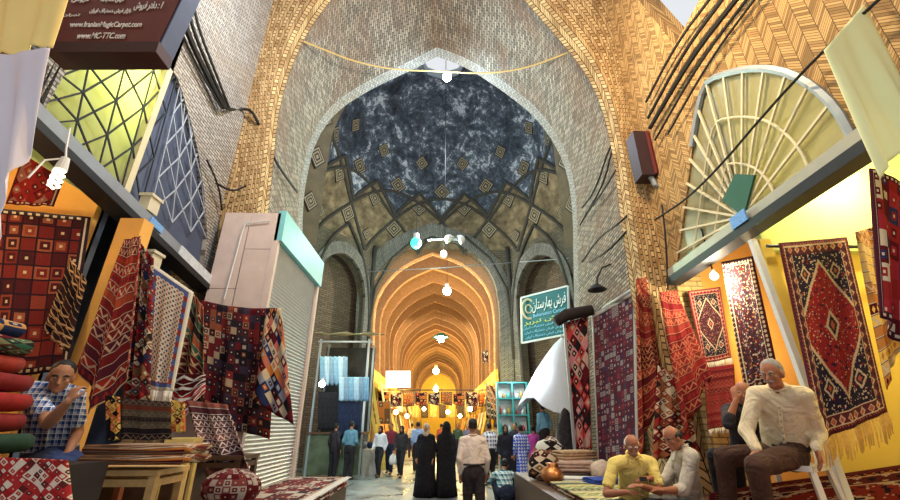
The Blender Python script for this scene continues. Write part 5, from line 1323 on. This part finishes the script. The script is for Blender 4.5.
# ribbed dark box on the right pier
rb = thing('wall_box', 'dark maroon ribbed box mounted high on the right brick pier', 'box', P(648,158,Y=6.5))
b = MB(); c0 = P(648,156,Y=6.45); b.box(c0-V(.26,.12,.5), c0+V(.26,.2,.5)); b.build('housing', plain('black_housing', (.04,.02,.025), .5), rb)
for k in range(5):
    b = MB(); x = c0.x-.02+k*.06; b.box(V(x,c0.y-.16,c0.z-.48), V(x+.03,c0.y-.11,c0.z+.48)); b.build('fin', plain('maroon_fin', (.16,.03,.03), .5), rb)
b = MB(); b.tube([c0+V(-.05,-.02,-.48), c0+V(.0,-.02,-.66), c0+V(.1,-.02,-.7)], .05, 8); b.build('bracket', grey_metal, rb)
# gooseneck lamp
gl = thing('wall_lamp', 'dark gooseneck wall lamp above the maroon square-patterned rug', 'lamp', P(600,276,Y=8.6))
b = MB(); b.tube([P(617,262,Y=8.4), P(611,264,Y=8.3), P(602,268,Y=8.25), P(597,278,Y=8.2), P(597,286,Y=8.2)], .022, 6); b.build('arm', dark_metal, gl)
b = MB(); b.lathe([(.02,.12),(.06,.1),(.2,-.02),(.19,-.03),(.03,.06)], P(597,289,Y=8.2), 16); b.build('shade', dark_metal, gl)
# ---- hanging sign in the right niche
bs = thing('shop_sign', 'teal banner with white Persian script hanging in the right niche', 'sign', P(544,315,Y=16.6))
q4 = [P(521,298,Y=17.2), P(568,286,Y=15.9), P(569,334,Y=15.9), P(522,343,Y=17.2)]
b = MB(); b.poly([q4], None, tuple((q4[1]-q4[0]).cross(q4[3]-q4[0]).normalized()*.05)); b.build('board', plain('teal_banner', (.02,.14,.16), .5, var=.3, sc=2), bs)
b = MB()
for i in range(4): b.beam(q4[i], q4[(i+1) % 4], .07, .07)
b.build('frame', white_paint, bs)
wi = plain('white_letter', (.85,.88,.85), .5, emit=.0, var=0); bi = plain('blue_letter', (.25,.55,.80), .5, var=0); yi = plain('yellow_letter', (.75,.75,.15), .5, var=0)
lettering('lettering', shape('فرش بهارستان'), sub(q4, .26, .12, .96, .42), wi, bs, .06, .01)
lettering('lettering', 'Baharestan Carpet', sub(q4, .28, .44, .95, .54), bi, bs, .06, .01)
lettering('lettering', shape('فرش تبریز'), sub(q4, .08, .56, .95, .66), yi, bs, .06, .01)
for k in range(3): lettering('lettering', shape('فروش فرش دستباف ایران'), sub(q4, .06+.02*k, .68+k*.1, .93, .75+k*.1), bi, bs, .06, .01)
b = MB(); c0 = quadpt(q4, .14, .3); b.tube([c0+V(.28*math.cos(a)+.03,-.1,.42*math.sin(a)) for a in [2*PI*i/20 for i in range(17)]], .05, 6); b.tube([c0+V(.13*math.cos(a)+.03,-.1,.18*math.sin(a)) for a in [2*PI*i/14 for i in range(14)]], .03, 6, closed=True); b.build('emblem', plain('pale_gold', (.70,.60,.40), .5), bs)
# ---- clothes stall at the left of the chamber
def hang(name, label, px, Y, mat, cat='clothes', grp=None, amp=.04, waves=3):
    return rug(name, label, Q(px, Y=Y), mat, cat, grp, nu=12, nv=10, amp=amp, waves=waves, thick=.01)
SY = 16.0
st = thing('market_stall', 'clothes stall with dark table and posts at the left of the chamber', 'stall', P(345,462,Z=0))
tz = P(340,432,Y=SY).z; xa = P(322,430,Y=SY).x; xb = P(366,430,Y=SY).x
b = MB(); b.box((xa-.4,SY-.5,tz-.06), (xb,SY+.9,tz)); b.build('table_top', dark_wood, st)
b = MB(); b.box((xa-.4,SY-.42,.1), (xb,SY-.38,tz-.07)); b.build('front_cloth', plain('olive_cloth', (.10,.13,.08), .9, var=.6, sc=3), st)
for x in (xa-.3, xb-.06):
    for y in (SY-.4, SY+.8): b = MB(); b.beam(V(x,y,0), V(x,y,4.6), .07, .07, V(0,1,0)); b.build('post', grey_metal, st)
b = MB(); b.beam(V(xa-.4,SY-.4,4.5), V(xb+.1,SY-.4,4.5), .06, .06); b.build('rail', grey_metal, st)
b = MB(); b.box((xa-.4,SY+.86,tz), (xb,SY+.9,4.5)); b.build('back_cloth', plain('stall_back', (.06,.06,.055), .9, var=.5, sc=3), st)
b = MB(); b.grid([[V(xa-.5+(xb-xa+.8)*i/8, SY-.8+1.8*j/6, 4.75+.28*j/6+.05*math.sin(i*2+j)) for j in range(7)] for i in range(9)]); b.build('tarpaulin', plain('beige_tarp', (.42,.36,.20), .9, var=.3, sc=3), st)
lb_ = [cloth('jeans_blue', (.22,.40,.56), .3), cloth('pale_blue_cloth', (.40,.55,.66), .2), cloth('steel_blue_cloth', (.22,.34,.46), .3)]
for i in range(6):
    x = 320+i*4.6
    hang('hanging_garment', 'light blue garment hanging in the upper left row of the stall', [(x,356),(x+4.5,357),(x+4.4,386),(x,384)], SY-.5, lb_[i % 3], grp='light blue garments, upper left row of the stall')
for i in range(6):
    x = 339+i*5.0
    hang('hanging_garment', 'pale blue garment hanging in the right row of the stall', [(x,377),(x+4.9,377),(x+4.8,401),(x,401)], SY-.62, lb_[(i+1) % 3], grp='pale blue garments, right row of the stall')
nv = cloth('navy_garment', (.02,.03,.07), .4)
for i in range(4):
    x = 338+i*5.6
    hang('hanging_garment', 'dark navy garment hanging below the pale blue ones', [(x,402),(x+5.5,402),(x+5.3,437),(x,437)], SY-.55, nv, grp='dark navy garments under the pale blue row')
for i in range(4):
    x = 318+i*5
    hang('hanging_garment', 'black garment hanging at the left end of the stall', [(x,392),(x+4.9,392),(x+4.9,430),(x,430)], SY-.45, cloth('black_garment', (.025,.025,.03), .5), grp='black garments at the left end of the stall')
for i in range(5):
    q = V(xb+.2+i*.30, SY+.2-.1*i, 0)
for i, x in enumerate((352,358,364,370,376)):
    b = MB(); q = P(x,445,Y=16.5); b.ball(q, 1, 10, (.11,.15,.13)); tag(b.build('shoe_bundle', [nv, white_paint, cloth('grey_bundle', (.2,.2,.22))][i % 3], smooth=True), 'small bundle of goods lying on the low table right of the stall', 'goods', 'bundles on the low table right of the stall')
b = MB(); x0 = P(350,446,Y=16.5); x1 = P(380,446,Y=16.5); b.box((x0.x,16.2,x0.z-.12), (x1.x,16.9,x0.z-.04)); tt = tag(MB().box((x0.x,16.2,0), (x1.x,16.9,x0.z-.1)).build('low_table', plain('pale_table', (.4,.38,.34), .7)), 'low pale table right of the clothes stall', 'table')
# yellow boards and frames between stall and corridor
for i, (a, b_, Y) in enumerate((((371,378),(381,440),18.4),((366,384),(377,440),18.2))):
    b = MB(); pa, pb = P(*a,Y=Y), P(*b_,Y=Y); pb = pa+(pb-pa)*(pa.z/(pa.z-pb.z)); b.beam(pa, pb, .12, .05, V(0,1,0)); tag(b.build('leaning_pole', plain('yellow_pole', (.72,.50,.12), .6)), ['right','left'][i]+'-hand yellow pole leaning between stall and corridor mouth', 'pole')
# lit box sign and rug row across the corridor mouth
b = MB(); q = Q([(386,371),(410,371),(410,387),(386,387)], Y=21.0); b.poly([q], None, (0,.25,0)); tag(b.build('lit_sign', plain('lit_white', (1,.93,.82), .5, emit=2.2, var=0)), 'bright white lit box sign hanging left in the corridor', 'sign')
cols = [patch('weave_row_%d' % i, 3, 4, p_, seed=i*7+1, rot=bool(i % 2), border=b__) for i, (p_, b__) in enumerate((([BLK,ORG,RED],DRED),([DRED,CRM,BLK],BLK),([ORG,BRN,RED],BLK)))]
for i in range(9):
    x = 378+i*12.6
    hang('hanging_rug', 'small rug in the row hung across the corridor mouth', [(x,391+3*abs(math.sin(i*1.3))),(x+11.4,392),(x+11.2,406),(x,405+2*math.sin(i))], 22.0, cols[i % 3], 'rug', 'small rugs hung across the corridor', .02, 1)
b = MB(); b.tube([P(372,390,Y=22.02), P(492,390,Y=22.02)], .03, 6); tag(b.build('rug_rail', dark_metal), 'dark rail carrying the row of small rugs across the corridor', 'rail')
hang('hanging_rug', 'framed orange and brown rug hanging at the left of the corridor mouth', [(371,401),(391,401),(391,424),(371,424)], 20.8, patch('weave_orange_frame', 3, 3, [ORG,BRN,YEL], seed=3, border=BRN), 'rug', None, .01, 1)
hang('hanging_rug', 'tall brown rug with slanting bands leaning at the right corridor wall', [(486,383),(495,387),(497,420),(486,418)], 20.6, kilim('weave_right_lean', 6, [BRN,ORG,BLK], 3, 4, diag=3), 'rug', None, .01, 1)
hang('hanging_rug', 'small dark red rug hung on the right yellow corridor wall', [(482,352),(488,350),(489,362),(483,364)], 21.5, cols[1], 'rug', None, .01, 1)
# goods on both sides of the corridor
random.seed(11)
gm = [cloth('goods_%d' % i, c_, .3) for i, c_ in enumerate(((.75,.50,.15),(.80,.68,.40),(.45,.12,.05),(.12,.08,.05),(.7,.3,.1),(.78,.74,.62),(.3,.32,.2)))]
for sx in (-1, 1):
    for k in range(15):
        Y = 21.5+k*1.9; X = (prof[0].x+.36 if sx < 0 else prof[-1].x-.36)
        for row_, (za, zb) in enumerate(((1.0,2.3),(2.45,3.6))):
            w_ = random.uniform(.9, 1.4); m_ = random.choice(gm)
            rug('hanging_goods', ('yellowish cloth goods hanging along the %s corridor wall, %s row' % ('left' if sx < 0 else 'right', ['lower','upper'][row_])), [V(X,Y+w_*(.5 if sx < 0 else -.5)*-1,zb), V(X,Y+w_*(.5 if sx < 0 else -.5),zb), V(X-.25*sx,Y+w_*(.5 if sx < 0 else -.5),za), V(X-.25*sx,Y-w_*(.5 if sx < 0 else -.5),za)], m_, 'goods', 'goods hanging along the %s corridor wall, %s row' % ('left' if sx < 0 else 'right', ['lower','upper'][row_]), nu=6, nv=5, amp=.05, waves=2)
    for k in range(9):
        Y = 22+k*3.2; b = MB(); X = (prof[0].x+.72 if sx < 0 else prof[-1].x-.72); b.box((X-.35,Y-1.2,0), (X+.35,Y+1.2,.75)); b.box((X-.4,Y-1.25,.75), (X+.4,Y+1.25,.8))
        tag(b.build('market_counter', plain('counter_wood', (.35,.2,.08), .6, var=.3, sc=8)), 'wooden counter standing along the %s wall of the corridor' % ('left' if sx < 0 else 'right'), 'counter', 'counters along the %s corridor wall' % ('left' if sx < 0 else 'right'))
# far lit stall closing the view
for i in range(7):
    x = 412+i*9
    hang('hanging_goods', 'pale lit garment hanging far up the corridor', [(x,404),(x+7,404),(x+7,418),(x,418)], 33, gm[(i*3) % 6], 'clothes', 'pale lit garments far up the corridor', .05, 2)
for i, (px, py, Y) in enumerate(((396,412,24),(407,416,27),(424,409,30),(448,412,26),(460,416,29),(470,409,24))):
    p = P(px, py, Y=Y); t = thing('small_bulb', 'small yellow bulb glowing among the goods of the vaulted street', 'lamp', p, 'small bulbs glowing among the corridor goods'); b = MB(); b.ball(p, .13, 10); b.build('bulb', plain('small_glow', (1,.82,.42), .4, emit=12, var=0), t, smooth=True)
    b = MB(); b.tube([p+V(0,0,.1), V(p.x,p.y,3.4)], .012, 4); b.build('cord', black_rubber, t)
light('stall_fill_light', V(2.9,18.6,3.9), 80, (1,.80,.30), .15)  # added warm fill right of the corridor mouth, no lamp body
light('stall_fill_light', V(-3.6,14.3,4.2), 60, (1,.9,.6), .15)  # added yellowish fill for the clothes stall, no lamp body
# ---- glass kiosk on the right of the chamber
gk = thing('display_cabinet', 'teal-framed glass display cabinet with shelves right of the corridor mouth', 'cabinet', P(512,462,Z=0))
KY = 17.6
q = [P(497,382,Y=KY), P(526,380,Y=KY), P(526,424,Y=KY), P(497,424,Y=KY)]
x0, x1, z1 = q[0].x, q[1].x, q[0].z
b = MB(); b.box((x0,KY+.5,0), (x1,KY+.56,z1)); b.build('back_panel', plain('white_back', (.68,.74,.76), .6, emit=0), gk)
tf = plain('teal_frame', (.04,.30,.30), .4)
for x in (x0, x0+(x1-x0)*.5, x1): b = MB(); b.beam(V(x,KY,0), V(x,KY,z1), .06, .06, V(0,1,0)); b.build('upright', tf, gk)
for k in range(5):
    z = z1-k*.62; b = MB(); b.box((x0,KY,z-.04), (x1,KY+.5,z)); b.build('shelf', tf, gk)
b = MB(); b.box((x0,KY,0), (x1,KY+.5,z1-4*.62-.05)); b.build('base_cabinet', plain('pink_base', (.5,.2,.25), .6), gk)
light('cabinet_light', V((x0+x1)/2,KY-.35,z1+.2), 60, (.8,.98,1), .15)
for k in range(4):
    for i in range(6):
        x = x0+.1+i*(x1-x0-.2)/5.5; z = z1-(k+1)*.62; b = MB(); h = random.uniform(.2,.42)
        b.lathe([(.0,0),(.07,0),(.08,h*.6),(.035,h*.8),(.035,h),(0,h)], V(x,KY+.25,z), 8)
        tag(b.build('jar', [white_paint, plain('red_jar', (.5,.05,.06), .4), plain('teal_jar', (.1,.4,.4), .4), plain('amber_jar', (.5,.3,.1), .4)][(i*3+k) % 4], smooth=True), 'small jar on the %s shelf of the glass cabinet' % ['second','third','fourth','lowest'][k], 'jar', 'jars on the %s shelf of the glass cabinet' % ['second','third','fourth','lowest'][k])
# ---- white canopy
wc = thing('market_umbrella', 'tall white cloth canopy hanging beside the lozenge rug', 'canopy', P(552,395,Y=13.2))
ap = P(562,338,Y=13.2); ctr = P(546,394,Y=13.2); b = MB(); n = 20
g = []
for i in range(10):
    t = i/9; c_ = ap.lerp(ctr, t); r = .05+.85*t**.8
    g.append([c_+V(r*(1+.09*math.sin(6*a))*math.cos(a), r*.8*math.sin(a), -.55*t*t*abs(math.sin(1.5*a+.4))) for a in [2*PI*k/n for k in range(n)]])
b.grid(g, None, True); b.grid([[p+V(0,0,-.02) for p in r_] for r_ in g], None, True, True); b.build('canopy', plain('white_canvas', (.72,.76,.84), .8, var=.06), wc, smooth=True)
b = MB(); b.tube([ap+V(0,0,.1), V(ctr.x+.1,13.2,.7)], .03, 8); b.build('pole', grey_metal, wc)
light('canopy_light', P(535,375,Y=12.8), 110, (.85,.93,1), .2)
# ---- goods heaped at the street edge, right
bagm = patch('weave_bag', 5, 5, [BLK,(.7,.68,.6),BLK,(.3,.1,.05)], seed=7, rot=True)
def lump(name, label, c, r, mat, cat, seed=0, n=18, grp=None):
    b = MB(); b.ball((0,0,0), 1, n, r)
    for i, v in enumerate(b.v): k = 1+.22*noise.noise(v*5+V(seed,0,0)); v.x *= k; v.y *= k; v.z = max(v.z*k, -r[2]*.7)
    c = Vector(c); zmin = min(v.z for v in b.v); b.v = [v+c-V(0,0,zmin) for v in b.v]
    return tag(b.build(name, mat, smooth=True), label, cat, grp)
def at(px, py, Y): p = P(px, py, Y=Y); return p
z7 = .70
lump('cloth_bag', 'black and cream patterned bag at the back of the heap by the street', V(at(551,450,9.25).x, 9.25, z7), (.38,.24,.40), bagm, 'bag', 1)
lump('cloth_bag', 'brown and cream patterned bag left of the folded sheets', V(at(543,462,8.55).x, 8.55, z7), (.30,.22,.28), patch('weave_bag2', 6, 5, [BRN,CRM,BLK,DRED], seed=17, rot=True), 'bag', 4)
lump('cloth_bag', 'tall black bundle leaning behind the heap beside the lozenge rug', V(at(567,435,9.75).x, 9.75, z7), (.2,.16,.72), cloth('black_bundle', (.03,.025,.03), .6), 'bundle', 8)
b = MB(); b.lathe([(0,0),(.12,0),(.2,.1),(.16,.2),(.07,.26),(.1,.3),(.0,.3)], V(at(552,474,7.9).x,7.9,z7+.01), 16); tag(b.build('copper_pot', plain('copper', (.55,.22,.08), .35, .8), smooth=True), 'orange copper pot at the near left of the heap', 'pot')
folded('folded_cloth', 'tan folded blanket lying on top of the heap', V(at(574,452,8.9).x, 8.9, z7+.3), (.75,.45,.16), cloth('tan_blanket', (.45,.28,.16)), rz=.3)
folded('folded_cloth', 'pinkish folded blanket below the tan one', V(at(572,460,8.6).x, 8.6, z7+.12), (.8,.5,.18), cloth('pink_blanket', (.5,.32,.25)), rz=-.2)
folded('folded_cloth', 'dark folded blanket at the bottom of the heap', V(at(572,460,8.6).x, 8.6, z7), (.9,.6,.12), cloth('dark_blanket', (.1,.06,.05)), rz=.1)
folded('folded_cloth', 'white folded sheet spread at the near end of the heap', V(at(582,476,7.9).x, 7.9, z7), (.66,.4,.10), cloth('white_sheet', (.70,.66,.60)), rz=-.25, layers=4)
lump('cushion', 'round cream cushion resting by the white folded sheet', V(at(592,464,8.15).x+.2, 8.25, z7), (.2,.18,.2), cloth('cream_cushion', (.6,.45,.35)), 'cushion', 3)
folded('folded_cloth', 'blue folded cloth lying behind the man in the yellow shirt', V(at(602,474,7.4).x, 7.4, z7+.06), (.5,.4,.08), cloth('royal_blue', (.03,.06,.3)), rz=.2)
# ================================================================ LIGHT
w = bpy.data.worlds.new('world'); S.world = w; w.use_nodes = True
w.node_tree.nodes['Background'].inputs[0].default_value = (.93,.96,1,1); w.node_tree.nodes['Background'].inputs[1].default_value = .62
S.view_settings.view_transform = 'Standard'; S.view_settings.look = 'None'; S.view_settings.exposure = .5; S.view_settings.gamma = 1
S.view_settings.use_curve_mapping = False
light('dome_light', (0,13.2,12.0), 520, (.75,.88,1), .2)
light('chamber_light', (-.6,14,7.8), 480, (.95,1,.85), .1)
for y in (23,31,40,50,62,74): light('corridor_light', (0,y,7.4), 850, (1,.74,.28), .12)
for y in (22,30,42):
    for sx in (-1.9, 1.9): light('corridor_side_fill', (sx,y,3.6), 160, (1,.70,.18), .1)  # low fill added without fixtures to brighten the lower corridor
light('shop_light', (5.4,3.0,3.2), 60, (1,.85,.45), .1)
light('shop_light', (5.2,6.0,3.0), 30, (1,.8,.45), .1)
light('shop_light', (-5.2,3.2,3.2), 35, (1,.8,.45), .1)
light('bay_fill_light', (-1.2,4.2,8.6), 520, (.95,.97,1), .2)  # unseen cool fill added above the bay for left wall and kiosk
light('bay_fill_light', (1.8,3.7,8.2), 560, (1,.74,.38), .2)  # unseen warm fill added above the bay for the right wall
